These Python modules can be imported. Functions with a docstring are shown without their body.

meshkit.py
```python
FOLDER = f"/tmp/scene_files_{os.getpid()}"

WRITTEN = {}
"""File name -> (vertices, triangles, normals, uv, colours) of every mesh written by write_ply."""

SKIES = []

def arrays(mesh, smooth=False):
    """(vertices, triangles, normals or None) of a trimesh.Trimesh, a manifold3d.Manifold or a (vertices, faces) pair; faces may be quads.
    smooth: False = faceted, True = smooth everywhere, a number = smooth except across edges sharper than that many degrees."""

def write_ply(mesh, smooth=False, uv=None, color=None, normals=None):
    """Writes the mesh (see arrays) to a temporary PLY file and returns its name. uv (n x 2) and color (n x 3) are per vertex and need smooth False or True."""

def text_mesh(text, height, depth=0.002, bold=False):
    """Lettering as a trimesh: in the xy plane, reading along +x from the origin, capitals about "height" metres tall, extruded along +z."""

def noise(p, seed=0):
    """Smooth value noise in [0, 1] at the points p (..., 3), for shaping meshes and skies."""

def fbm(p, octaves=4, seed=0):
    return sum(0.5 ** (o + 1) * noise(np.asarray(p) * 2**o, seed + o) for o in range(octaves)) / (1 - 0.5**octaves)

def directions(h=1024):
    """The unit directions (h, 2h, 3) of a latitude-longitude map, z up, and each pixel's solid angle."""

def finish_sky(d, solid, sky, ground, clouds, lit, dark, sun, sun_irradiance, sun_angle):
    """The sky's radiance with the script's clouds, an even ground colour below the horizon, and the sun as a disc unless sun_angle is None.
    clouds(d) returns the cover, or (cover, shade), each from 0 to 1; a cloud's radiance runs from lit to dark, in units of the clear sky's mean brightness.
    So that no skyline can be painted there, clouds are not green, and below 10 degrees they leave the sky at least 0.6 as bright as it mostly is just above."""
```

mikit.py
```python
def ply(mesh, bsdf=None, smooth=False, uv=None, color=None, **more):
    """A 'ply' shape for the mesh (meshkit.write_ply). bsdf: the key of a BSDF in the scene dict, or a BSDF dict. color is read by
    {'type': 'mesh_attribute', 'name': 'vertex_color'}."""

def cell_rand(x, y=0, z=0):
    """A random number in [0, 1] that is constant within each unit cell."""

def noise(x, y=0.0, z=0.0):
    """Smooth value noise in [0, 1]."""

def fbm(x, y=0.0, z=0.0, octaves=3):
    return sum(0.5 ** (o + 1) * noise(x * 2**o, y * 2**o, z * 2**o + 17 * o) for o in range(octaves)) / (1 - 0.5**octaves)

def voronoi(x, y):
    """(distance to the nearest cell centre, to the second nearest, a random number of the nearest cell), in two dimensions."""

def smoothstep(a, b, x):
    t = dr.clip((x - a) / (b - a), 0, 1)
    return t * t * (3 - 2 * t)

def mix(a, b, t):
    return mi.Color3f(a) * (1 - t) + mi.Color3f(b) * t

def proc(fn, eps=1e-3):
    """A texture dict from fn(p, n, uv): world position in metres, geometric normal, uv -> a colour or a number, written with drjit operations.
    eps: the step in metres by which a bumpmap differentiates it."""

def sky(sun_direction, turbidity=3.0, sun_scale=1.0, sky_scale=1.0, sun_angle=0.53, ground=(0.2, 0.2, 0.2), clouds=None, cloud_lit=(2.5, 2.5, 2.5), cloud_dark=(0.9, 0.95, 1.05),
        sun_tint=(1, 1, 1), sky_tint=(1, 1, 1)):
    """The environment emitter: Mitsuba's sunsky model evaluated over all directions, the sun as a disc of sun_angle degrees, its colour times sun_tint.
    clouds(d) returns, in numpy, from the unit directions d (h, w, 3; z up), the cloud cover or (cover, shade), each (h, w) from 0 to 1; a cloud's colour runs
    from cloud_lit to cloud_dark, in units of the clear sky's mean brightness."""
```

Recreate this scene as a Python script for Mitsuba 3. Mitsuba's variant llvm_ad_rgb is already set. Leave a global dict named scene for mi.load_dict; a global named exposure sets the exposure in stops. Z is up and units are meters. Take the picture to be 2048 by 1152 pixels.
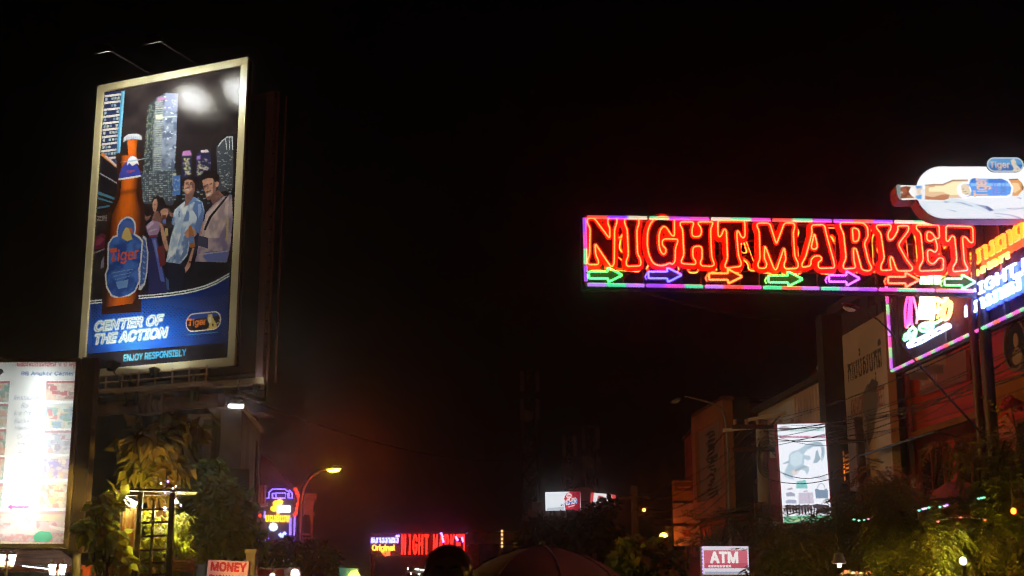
import math, random, re
import numpy as np, trimesh, mitsuba as mi, mikit, meshkit, manifold3d
import drjit as dr
from shapely.geometry import Polygon, LineString, Point, box as sbox, MultiPolygon
from shapely.ops import unary_union
from shapely import affinity

# ---------------------------------------------------------------- camera, sky, air
F_PX, PITCH, EYE = 2850.0, math.radians(13.0), np.array([0, 0, 1.6])     # focal length on a 2048 wide frame
FOV = 2 * math.degrees(math.atan(1024 / F_PX))
FWD = np.array([0, math.cos(PITCH), math.sin(PITCH)])
UPV = np.array([0, -math.sin(PITCH), math.cos(PITCH)])
T = mi.ScalarTransform4f
exposure = 0.0
HAZE = True
scene = {'type': 'scene'}
labels = {}
scene['camera'] = {'type': 'thinlens', 'fov': FOV, 'fov_axis': 'x', 'near_clip': 0.1, 'far_clip': 900.0,
                   'aperture_radius': 0.006, 'focus_distance': 60.0,
                   'to_world': T().look_at(origin=EYE.tolist(), target=(EYE + FWD).tolist(), up=[0, 0, 1])}
scene['sky'] = mikit.sky((0.2, -0.9, 0.25), turbidity=4, sun_scale=0.0, sky_scale=0.0035, sky_tint=(1.0, 0.36, 0.40),
                         ground=(0.05, 0.05, 0.05))
labels['sky'] = {'kind': 'structure'}
if HAZE:
    scene['air'] = {'type': 'homogeneous', 'albedo': {'type': 'rgb', 'value': [0.95, 0.95, 0.95]}, 'sigma_t': 0.0033,
                    'phase': {'type': 'blendphase', 'weight': 0.38, 'near': {'type': 'hg', 'g': 0.991}, 'wide': {'type': 'hg', 'g': 0.965}}}  # forward scatter tuned to stand in for lens bloom
    scene['camera']['medium'] = {'type': 'ref', 'id': 'air'}
    scene['haze'] = {'type': 'cube', 'to_world': T().translate([0, 95, 17]).scale([110, 125, 19]),
                     'bsdf': {'type': 'null'}, 'interior': {'type': 'ref', 'id': 'air'}}
    labels['haze'] = {'kind': 'stuff', 'label': 'thin night haze giving the lamps and neon their bloom'}


def ray(x, y):
    return FWD + np.array([(x - 1024) / F_PX, 0, 0]) - (y - 576) / F_PX * UPV


def at(x, y, Y):
    """the point Y metres up the street that a surveyor standing at the camera sees in direction (x, y)"""
    d = ray(x, y)
    return EYE + d / d[1] * Y


# ---------------------------------------------------------------- materials
def rgb(c):
    return {'type': 'rgb', 'value': [float(v) for v in c]}


def bsdf(key, d):
    scene[key] = d
    return key


_inks = {}


def matte(c):
    c = tuple(round(float(v), 3) for v in c)
    if c not in _inks:
        _inks[c] = bsdf('paint_%d' % len(_inks), {'type': 'twosided', 'b': {'type': 'diffuse', 'reflectance': rgb(c)}})
    return _inks[c]


def glossy(c):
    if isinstance(c, str):
        return c
    c = tuple(round(float(v), 3) for v in c)
    if ('g', c) not in _inks:
        _inks['g', c] = bsdf('vinyl_%d' % len(_inks), {'type': 'roughplastic', 'alpha': 0.065, 'diffuse_reflectance': rgb(c), 'nonlinear': False})
    return _inks['g', c]


def photo_ink(key, fn):
    return bsdf(key, {'type': 'roughplastic', 'alpha': 0.065, 'diffuse_reflectance': mikit.proc(fn), 'nonlinear': False})


def mottled(key, a, b, s, lo=.36, hi=.66, stretch=1.0):
    """ink of a printed photograph: two tones in soft folds"""
    return photo_ink(key, lambda p, n, uv: mikit.mix(a, b, mikit.smoothstep(lo, hi, mikit.fbm(p.x * s, p.y * s, p.z * s * stretch, 3))))


def film(key, a, b, s):
    if key not in scene:
        scene[key] = {'type': 'principledthin', 'roughness': 0.5, 'diff_trans': 1.5, 'spec_trans': 0.0,
                      'base_color': mikit.proc(lambda p, n, uv: mikit.mix(a, b, mikit.smoothstep(.38, .62, mikit.fbm(p.x * s, p.z * s, s, 3))))}
    return key


def lucent(c):
    if isinstance(c, str):
        return c
    c = tuple(round(float(v), 3) for v in c)
    if ('t', c) not in _inks:
        _inks['t', c] = bsdf('backlit_film_%d' % len(_inks), {'type': 'principledthin', 'base_color': rgb(c), 'roughness': 0.5, 'diff_trans': 1.5, 'spec_trans': 0.0})
    return _inks['t', c]


def grained(key, a, b, scale, rough=0.6, metallic=0.0, octaves=4):
    def fn(p, n, uv):
        return mikit.mix(a, b, mikit.smoothstep(0.3, 0.7, mikit.fbm(p.x * scale, p.y * scale, p.z * scale * 0.6, octaves)))
    return bsdf(key, {'type': 'twosided', 'b': {'type': 'principled', 'base_color': mikit.proc(fn), 'roughness': rough, 'metallic': metallic}})


DARK_IRON = grained('dark_iron', (0.035, 0.03, 0.03), (0.07, 0.05, 0.045), 3.0, 0.5, 0.4)
RUSTY = grained('rusty_steel', (0.42, 0.27, 0.16), (0.24, 0.14, 0.09), 2.0, 0.6, 0.2)
FRAME_METAL = grained('brushed_frame', (0.62, 0.55, 0.33), (0.50, 0.43, 0.25), 1.3, 0.35, 0.25)
ASPHALT = grained('asphalt_mat', (0.045, 0.045, 0.045), (0.065, 0.06, 0.058), 4.0, 0.8)
CONCRETE = grained('concrete_mat', (0.30, 0.28, 0.26), (0.20, 0.18, 0.17), 1.5, 0.85)
PALE_WALL = grained('pale_wall', (0.72, 0.62, 0.50), (0.50, 0.42, 0.34), 0.7, 0.9)
RED_WALL = grained('red_wall', (.62, .04, .04), (.50, .035, .03), 0.8, 0.8)
DARK_WALL = grained('dark_wall', (0.08, 0.055, 0.05), (0.05, 0.035, 0.033), 0.6, 0.9)
BARK = grained('bark_mat', (0.10, 0.07, 0.045), (0.05, 0.035, 0.025), 5.0, 0.9)
GALV = grained('galvanised', (0.42, 0.42, 0.42), (0.30, 0.29, 0.28), 3.0, 0.45, 0.5)
TIN = grained('tin_roof', (0.16, 0.08, 0.07), (0.09, 0.05, 0.045), 1.0, 0.6, 0.3)
WHITE_PAINT = grained('white_paint', (0.75, 0.74, 0.72), (0.6, 0.58, 0.55), 1.2, 0.6)


def leaf_mat(key, a, b, trans=0.7):
    def fn(p, n, uv):
        return mikit.mix(a, b, mikit.smoothstep(0.3, 0.7, mikit.fbm(p.x * 2.3, p.y * 2.3, p.z * 2.3, 3)))
    return bsdf(key, {'type': 'principledthin', 'base_color': mikit.proc(fn), 'roughness': 0.45, 'diff_trans': trans, 'spec_trans': 0.0, 'eta': 1.4})


LEAF = leaf_mat('leaf_green', (0.09, 0.12, 0.028), (0.12, 0.12, 0.03))
LEAF_WARM = leaf_mat('leaf_warm', (0.13, 0.095, 0.03), (0.09, 0.095, 0.025))
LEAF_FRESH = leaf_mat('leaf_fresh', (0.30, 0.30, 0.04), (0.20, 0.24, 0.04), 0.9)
LEAF_DARK = leaf_mat('leaf_dark', (0.045, 0.06, 0.02), (0.07, 0.07, 0.025))


# ---------------------------------------------------------------- writing entries
def thing(key, label, cat, group=None):
    if key in labels:
        n = 1
        while '%s_%03d' % (key, n) in labels:
            n += 1
        key = '%s_%03d' % (key, n)
    labels[key] = {'label': label, 'category': cat}
    if group:
        labels[key]['group'] = group
    return key


def free(key):
    if key not in scene:
        return key
    n = 1
    while '%s_%03d' % (key, n) in scene:
        n += 1
    return '%s_%03d' % (key, n)


def put(parent, name, mesh, mat, glow=None, smooth=False, label=None, kind=None, exact=False, pick=None):
    """one entry of the scene: a part of `parent` (or the thing itself when name is None)"""
    if isinstance(mesh, (list, tuple)) and len(mesh) and not isinstance(mesh[0], np.ndarray):
        mesh = trimesh.util.concatenate([m for m in mesh if m is not None and len(m.faces)])
    key = parent if name is None else parent + '__' + name
    key = key if exact else free(key)
    e = mikit.ply(mesh, mat, smooth=smooth)
    if glow is not None:
        lum = 0.3 * glow[0] + 0.5 * glow[1] + 0.2 * glow[2]
        e['emitter'] = {'type': 'area', 'radiance': rgb(glow), 'sampling_weight': float(pick if pick else min(0.5, 0.01 + 0.10 * (lum * mesh.area) ** 0.5))}
    scene[key] = e
    d = {}
    if label:
        d['label'] = label
    if kind:
        d['kind'] = kind
    if d:
        labels[key] = {**labels.get(key, {}), **d}
    return key


def cat(ms):
    return trimesh.util.concatenate(ms)


def tube(pts, r, sides=8, closed=False):
    p = np.asarray(pts, float)
    n = len(p)
    if closed:
        t = np.roll(p, -1, 0) - np.roll(p, 1, 0)
    else:
        t = np.gradient(p, axis=0)
    t /= np.linalg.norm(t, axis=1, keepdims=True) + 1e-12
    a = np.zeros_like(p)
    ref = np.array([0, 0, 1.0]) if abs(t[0, 2]) < 0.9 else np.array([1.0, 0, 0])
    for i in range(n):
        v = ref - t[i] * (ref @ t[i])
        v /= np.linalg.norm(v) + 1e-12
        a[i] = ref = v
    b = np.cross(t, a)
    ang = np.arange(sides) * 2 * np.pi / sides
    rr = np.broadcast_to(np.asarray(r, float), (n,))[:, None, None]
    v = p[:, None] + rr * (np.cos(ang)[None, :, None] * a[:, None] + np.sin(ang)[None, :, None] * b[:, None])
    m = n if closed else n - 1
    i, j = np.meshgrid(np.arange(m), np.arange(sides), indexing='ij')
    k, l = (i + 1) % n, (j + 1) % sides
    q = np.stack([i * sides + j, k * sides + j, k * sides + l, i * sides + l], -1).reshape(-1, 4)
    f = np.vstack([q[:, [0, 2, 1]], q[:, [0, 3, 2]]])
    v = v.reshape(-1, 3)
    if not closed:
        c = len(v)
        v = np.vstack([v, p[0], p[-1]])
        j = np.arange(sides)
        f = np.vstack([f, np.stack([j * 0 + c, (j + 1) % sides, j], 1), np.stack([j * 0 + c + 1, (n - 1) * sides + j, (n - 1) * sides + (j + 1) % sides], 1)])
    m = trimesh.Trimesh(v, f, process=False)
    if m.volume < 0:
        m.invert()
    return m


def rod(p, q, r, sides=8):
    return tube([p, q], r, sides)


def bar(p, q, w, h=None):
    """a rectangular bar from p to q, w wide and h high"""
    h = h or w
    p, q = np.asarray(p, float), np.asarray(q, float)
    t = (q - p) / np.linalg.norm(q - p)
    ref = np.array([0, 0, 1.0]) if abs(t[2]) < 0.95 else np.array([1.0, 0, 0])
    a = np.cross(t, ref); a /= np.linalg.norm(a)
    b = np.cross(a, t)
    m = trimesh.creation.box((np.linalg.norm(q - p), w, h))
    M = np.eye(4); M[:3, 0], M[:3, 1], M[:3, 2], M[:3, 3] = t, a, b, (p + q) / 2
    if np.linalg.det(M[:3, :3]) < 0:
        M[:3, 1] *= -1
    m.apply_transform(M)
    return m


def boxm(c, s, rot=0):
    m = trimesh.creation.box(s)
    M = trimesh.transformations.rotation_matrix(rot, [0, 0, 1]); M[:3, 3] = c
    m.apply_transform(M)
    return m


def ball(c, r, sub=2, squash=(1, 1, 1)):
    m = trimesh.creation.icosphere(sub, r)
    m.apply_scale(squash)
    m.apply_translation(c)
    return m


def polys(g):
    if g is None or g.is_empty:
        return []
    return [p for p in (getattr(g, 'geoms', [g])) if p.geom_type == 'Polygon' and p.area > 1e-9]


class Frame:
    """an upright plane in the street: o origin, u to the right along it, v up, n out of its face"""
    def __init__(s, o, ang, roll=0.0):
        s.o = np.asarray(o, float)
        u, v = np.array([math.cos(ang), math.sin(ang), 0]), np.array([0, 0, 1.0])
        s.u, s.v = u * math.cos(roll) + v * math.sin(roll), v * math.cos(roll) - u * math.sin(roll)
        s.n = np.cross(s.u, s.v)

    def P(s, u, v, n=0.0):
        return s.o + s.u * u + s.v * v + s.n * n

    def px(s, x, y, n=0.0):
        d = ray(x, y)
        k = ((s.o + s.n * n - EYE) @ s.n) / (d @ s.n)
        w = EYE + d * k - s.o
        return w @ s.u, w @ s.v

    def pg(s, pts, n=0.0):
        return Polygon([s.px(x, y, n) for x, y in pts]).buffer(0)

    def M(s, n0=0.0):
        M = np.eye(4); M[:3, 0], M[:3, 1], M[:3, 2], M[:3, 3] = s.u, s.v, s.n, s.o + s.n * n0
        return M

    def ext(s, g, n0, n1):
        ms = [trimesh.creation.extrude_polygon(p, n1 - n0, engine='earcut') for p in polys(g)]
        if not ms:
            return None
        m = cat(ms); m.apply_transform(s.M(n0))
        return m

    def flat(s, g, n):
        vs, fs, k = [], [], 0
        for p in polys(g):
            v, f = trimesh.creation.triangulate_polygon(p, engine='earcut')
            vs.append(v); fs.append(np.asarray(f) + k); k += len(v)
        if not vs:
            return None
        v, f = np.vstack(vs), np.vstack(fs)
        a = np.cross(v[f[:, 1]] - v[f[:, 0]], v[f[:, 2]] - v[f[:, 0]])
        f[a < 0] = f[a < 0][:, ::-1]
        m = trimesh.Trimesh(np.c_[v, np.zeros(len(v))], f, process=False)
        m.apply_transform(s.M(n))
        return m

    def line(s, pts, r, n=0.0, sides=6, closed=False):
        """a tube along points (u, v)"""
        return tube([s.P(a, b, n) for a, b in pts], r, sides, closed)

    def box(s, u0, u1, v0, v1, n0, n1):
        return s.ext(sbox(u0, v0, u1, v1), n0, n1)


def chaikin(p, k=2, closed=True):
    p = np.asarray(p, float)
    for _ in range(k):
        if closed:
            q = np.roll(p, -1, 0)
            p = np.stack([p * .75 + q * .25, p * .25 + q * .75], 1).reshape(-1, p.shape[1])
        else:
            q, r = p[:-1], p[1:]
            p = np.vstack([p[:1], np.stack([q * .75 + r * .25, q * .25 + r * .75], 1).reshape(-1, p.shape[1]), p[-1:]])
    return p


def soft(p):
    """a closed loop with its corners rounded only close to the corner"""
    p = np.asarray(p, float)
    for f in (.22, .25):
        q = np.roll(p, -1, 0)
        e = np.linalg.norm(q - p, axis=1)[:, None]
        k = np.minimum(f * e, .016 if f < .23 else .008) / e
        p = np.stack([p + (q - p) * k, q - (q - p) * k], 1).reshape(-1, 2)
    return p


# ---------------------------------------------------------------- lettering as outlines
_text = {}


def text(s, bold=True):
    """outline of Latin lettering, capitals 1 high, starting at 0,0"""
    if (s, bold) not in _text:
        m = meshkit.text_mesh(s, 1.0, 0.1, bold)
        v = m.vertices
        tri = v[m.faces][m.face_normals[:, 2] > 0.5]
        _text[s, bold] = unary_union([Polygon(t[:, :2]).buffer(1e-4) for t in tri if abs(np.cross(t[1, :2] - t[0, :2], t[2, :2] - t[0, :2])) > 1e-9])
    return _text[s, bold]


KHMER = {'ក': (11, 0, '7ff.7ff.0.1fc.3fe.78f.707.707.707.707.707.707.707.707'), 'គ': (11, 0, '7ff.7ff.0.1fc.3fe.78f.707.707.707.7e7.7e7.787.707.707'), 'ង': (12, 0, '700.71c.73e.73e.73e.7fe.1ff.7.f07.f07.707.727.777.7ff.7df.78f'), 'ជ': (12, 0, '7.7.7ff.ffe.c00.e07.707.707.707.707.707.727.777.7ff.7df.78f'), 'ណ': (26, 0, 'fe01fc.1ff03fe.3c7878f.3838707.3838707.3838707.3838707.3838707.3838707.3e38707.3f3b707.3b3ff07.3b3ff07.3f3cf07.3e38707'), 'ត': (11, 0, '7ff.7ff.0.1fc.3fe.78f.707.707.7c7.7e7.7e7.7e7.7e7.7c7'), 'ន': (12, 0, '3fc.7fe.f0f.e0f.e0e.78e.3f0.fc.e0e.e07.f87.fef.efe.e3c'), 'ប': (13, 0, 'e0f.1e1f.1c1c.1c1c.e0e.e0e.e0e.e0e.e0e.e0e.e0e.f1e.7fc.3f8'), 'ព': (11, 0, '3ce.7ff.777.707.707.707.707.707.7c7.7e7.767.767.7e7.7c7'), 'ម': (13, 0, 'e0f.1e1f.1c1c.1c1c.e0e.e0e.ffe.ffe.e0e.e0e.e0e.f1e.7fc.3f8'), 'យ': (20, 0, 'f0f0f.f1f1f.e1818.e1c1c.e0e0e.e0e0e.e0e0e.e0e0e.e0e0e.e0e0e.e0e0e.f1f1e.7fffc.3f9f8'), 'រ': (6, 0, 'f.f.1c.e.7.7.7.7.7.1f.3f.37.3f.1e'), 'ល': (19, 0, '1fc0f.3fe1f.78f18.7071c.7070e.7070e.7070e.7070e.7c70e.7e70e.7670e.7679e.7e3fc.7c1f8'), 'វ': (7, 0, '7.7.1f.3e.38.1c.e.e.e.e.e.3e.7e.6e.7e.3c'), 'ស': (19, 0, '1fc0f.3fc1f.30018.3801c.3fc0e.3fe0e.78f0e.7070e.7c70e.7e70e.7670e.7679e.7e3fc.7c1f8'), 'ហ': (19, 0, '380fc.781fe.603cf.70387.38387.38387.38387.38387.38387.38387.38387.3c787.1ff07.fe07'), 'អ': (14, 0, 'e0f.1e1f.1c18.1c1c.e0e.e0e.ffe.ffe.e0e.e0e.e0e.e0e.3e1e.3e1e'), 'A': (5, 0, '1e.1f.7.7.7.7.7.7.7.7.7.7.7.7'), 'I': (11, 16, '1f0.3fc.71e.7ff.7ff'), 'i': (10, 16, 'f3.3ff.30f.3ff.3ff'), 'u': (4, -7, 'f.f.7.7.7.7'), '^': (6, 16, '1e.3e.33.33.3e.1e'), '~': (10, 16, '7.ff.1fc.380.1e0.1e0')}


def khmer(s, thin=0.0):
    """outline of Khmer lettering, letters 1 high; a lower-case mark sits over or under the letter before it, _x is a letter below"""
    out, x, last, sub = [], 0.0, 0.0, False
    s = s.translate({0x17B6: 'A', 0x17B7: 'I', 0x17B8: 'i', 0x17BB: 'u'})
    for c in s:
        if c == ' ':
            x += 8; continue
        if c == '_':
            sub = True; continue
        w, y0, rows = KHMER[c]
        rows = [int(r, 16) for r in rows.split('.')]
        g = []
        for j, r in enumerate(rows):
            b = bin(r)[2:].zfill(w)
            for m in re.finditer('1+', b):
                yy = y0 + len(rows) - 1 - j
                g.append(sbox(m.start(), yy, m.end(), yy + 1.02))
        g = unary_union(g).buffer(0.7).buffer(-0.7).simplify(0.5)
        if sub:
            g = affinity.translate(affinity.scale(g, 0.55, 0.5, origin=(0, 0)), last + 1, -8.5); sub = False
        elif c in 'Iiu^~':
            g = affinity.translate(g, last + (x - 2.5 - last - w) / 2 + 1, 0)
        else:
            g = affinity.translate(g, x, 0); last = x; x += w + 2.5
        out.append(g)
    g = affinity.scale(unary_union(out), 1 / 15, 1 / 15, origin=(0, 0))
    return g.buffer(-thin) if thin else g


def place(g, u0, v0, u1=None, h=None, v1=None, slant=0.0):
    """a lettering outline moved so that its box starts at u0, v0 and ends at u1 (width) with letter height h"""
    x0, y0, x1, y1 = g.bounds
    sx = (u1 - u0) / (x1 - x0) if u1 is not None else h
    sy = h if h is not None else (v1 - v0) / (y1 - y0)
    g = affinity.translate(g, -x0, 0 if h is not None else -y0)
    if slant:
        g = affinity.skew(g, slant, 0, origin=(0, 0))
    return affinity.translate(affinity.scale(g, sx, sy, origin=(0, 0)), u0, v0)


def fit(F, g, x0, y0, x1, y1, n=0.0, slant=0.0):
    """lettering between two corners of a face: lower left (x0, y0) and upper right (x1, y1) as seen in the street"""
    a, b = F.px(x0, y0, n), F.px(x1, y1, n)
    return place(g, a[0], a[1], b[0], None, b[1], slant)


def mosaic(layers):
    """painter's order, each layer cut by those above it: {ink: outline}"""
    cover, out = None, {}
    for ink, g in reversed(layers):
        g = g.buffer(0)
        vis = g if cover is None else g.difference(cover)
        if not vis.is_empty:
            out.setdefault(ink, []).append(vis)
        cover = g if cover is None else cover.union(g)
    return {k: unary_union(v).simplify(1e-4) for k, v in out.items()}


def print_on(F, key, layers, n, mat, glow=None):
    """flat print: one sheet per ink, all pieces of the part `key`"""
    for i, (ink, g) in enumerate(sorted(mosaic(layers).items(), key=str)):
        m = F.flat(g, n)
        if m is not None:
            put(key, '%03d' % i, m, mat(ink), glow=None if glow is None else [c * glow for c in ink], exact=True)


def orect(F, x0, y0, x1, y1, n=0.0):
    a, b = F.px(x0, y1, n), F.px(x1, y0, n)
    return sbox(a[0], a[1], b[0], b[1])


def circ(F, x, y, r, n=0.0, sx=1.0, sy=1.0):
    a, b = F.px(x, y, n), F.px(x + r, y, n)
    return affinity.scale(Point(a).buffer(abs(b[0] - a[0]), 12), sx, sy)


def stroke(F, pts, w, n=0.0):
    a, b = F.px(*pts[0], n), F.px(pts[0][0] + 1, pts[0][1], n)
    return LineString([F.px(x, y, n) for x, y in pts]).buffer(abs(b[0] - a[0]) * w / 2)


def ribbon_frame(F, key, u0, u1, v0, v1, w, n0, n1, mat):
    """four mitred bars round a rectangle"""
    for q in ([(u0, v0), (u1, v0), (u1 - w, v0 + w), (u0 + w, v0 + w)], [(u1, v0), (u1, v1), (u1 - w, v1 - w), (u1 - w, v0 + w)],
              [(u1, v1), (u0, v1), (u0 + w, v1 - w), (u1 - w, v1 - w)], [(u0, v1), (u0, v0), (u0 + w, v0 + w), (u0 + w, v1 - w)]):
        put(key, 'frame_bar', F.ext(Polygon(q), n0, n1), mat)


# ---------------------------------------------------------------- the ground
def sheet(x0, x1, y0, y1, z):
    v = [[x0, y0, z], [x1, y0, z], [x1, y1, z], [x0, y1, z]]
    return trimesh.Trimesh(v, [[0, 1, 2], [0, 2, 3]], process=False)


put('ground', None, sheet(-105, 105, -25, 215, 0.0), CONCRETE); labels['ground'] = {'kind': 'structure'}
put('road', None, sheet(-5.0, 4.6, -25, 215, 0.004), ASPHALT); labels['road'] = {'kind': 'structure'}
put('pavement', None, [boxm((7.6, 95, 0.065), (6.0, 240, 0.13))], CONCRETE); labels['pavement'] = {'kind': 'structure'}
put('pavement_001', None, [boxm((-8.1, 95, 0.065), (6.2, 240, 0.13))], CONCRETE); labels['pavement_001'] = {'kind': 'structure'}
for k in range(24):
    put('road_marking', None, sheet(-0.26, -0.14, k * 8.0, k * 8.0 + 3.0, 0.008), matte((0.6, 0.6, 0.56)))
for k in [q for q in scene if q.startswith('road_marking')]:
    labels[k] = {'kind': 'structure'}

# ================================================================ the beer billboard
A = np.array([-5.90, 30.0, 0]); B = np.array([-9.78, 31.79, 0])
BW = float(np.linalg.norm(A - B))
FB = Frame(B, math.atan2(A[1] - B[1], A[0] - B[0]))
V0, V1 = FB.px(465, 731.6)[1], FB.px(499.8, 114.5)[1]
U0, U1 = 0.0, BW
bb = thing('beer_billboard', 'tall floodlit beer poster in a cream metal frame, raised on one thick column', 'billboard')
FWID = 0.145
ribbon_frame(FB, bb, U0, U1, V0, V1, FWID * 1.25, -0.02, 0.05, FRAME_METAL)
put(bb, 'backing_panel', FB.box(U0 + .02, U1 - .02, V0 + .02, V1 - .02, -0.16, -0.025), DARK_IRON)
IN = (U0 + FWID * 1.2, U1 - FWID * 1.2, V0 + FWID * 1.2, V1 - FWID * 1.2)


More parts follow.
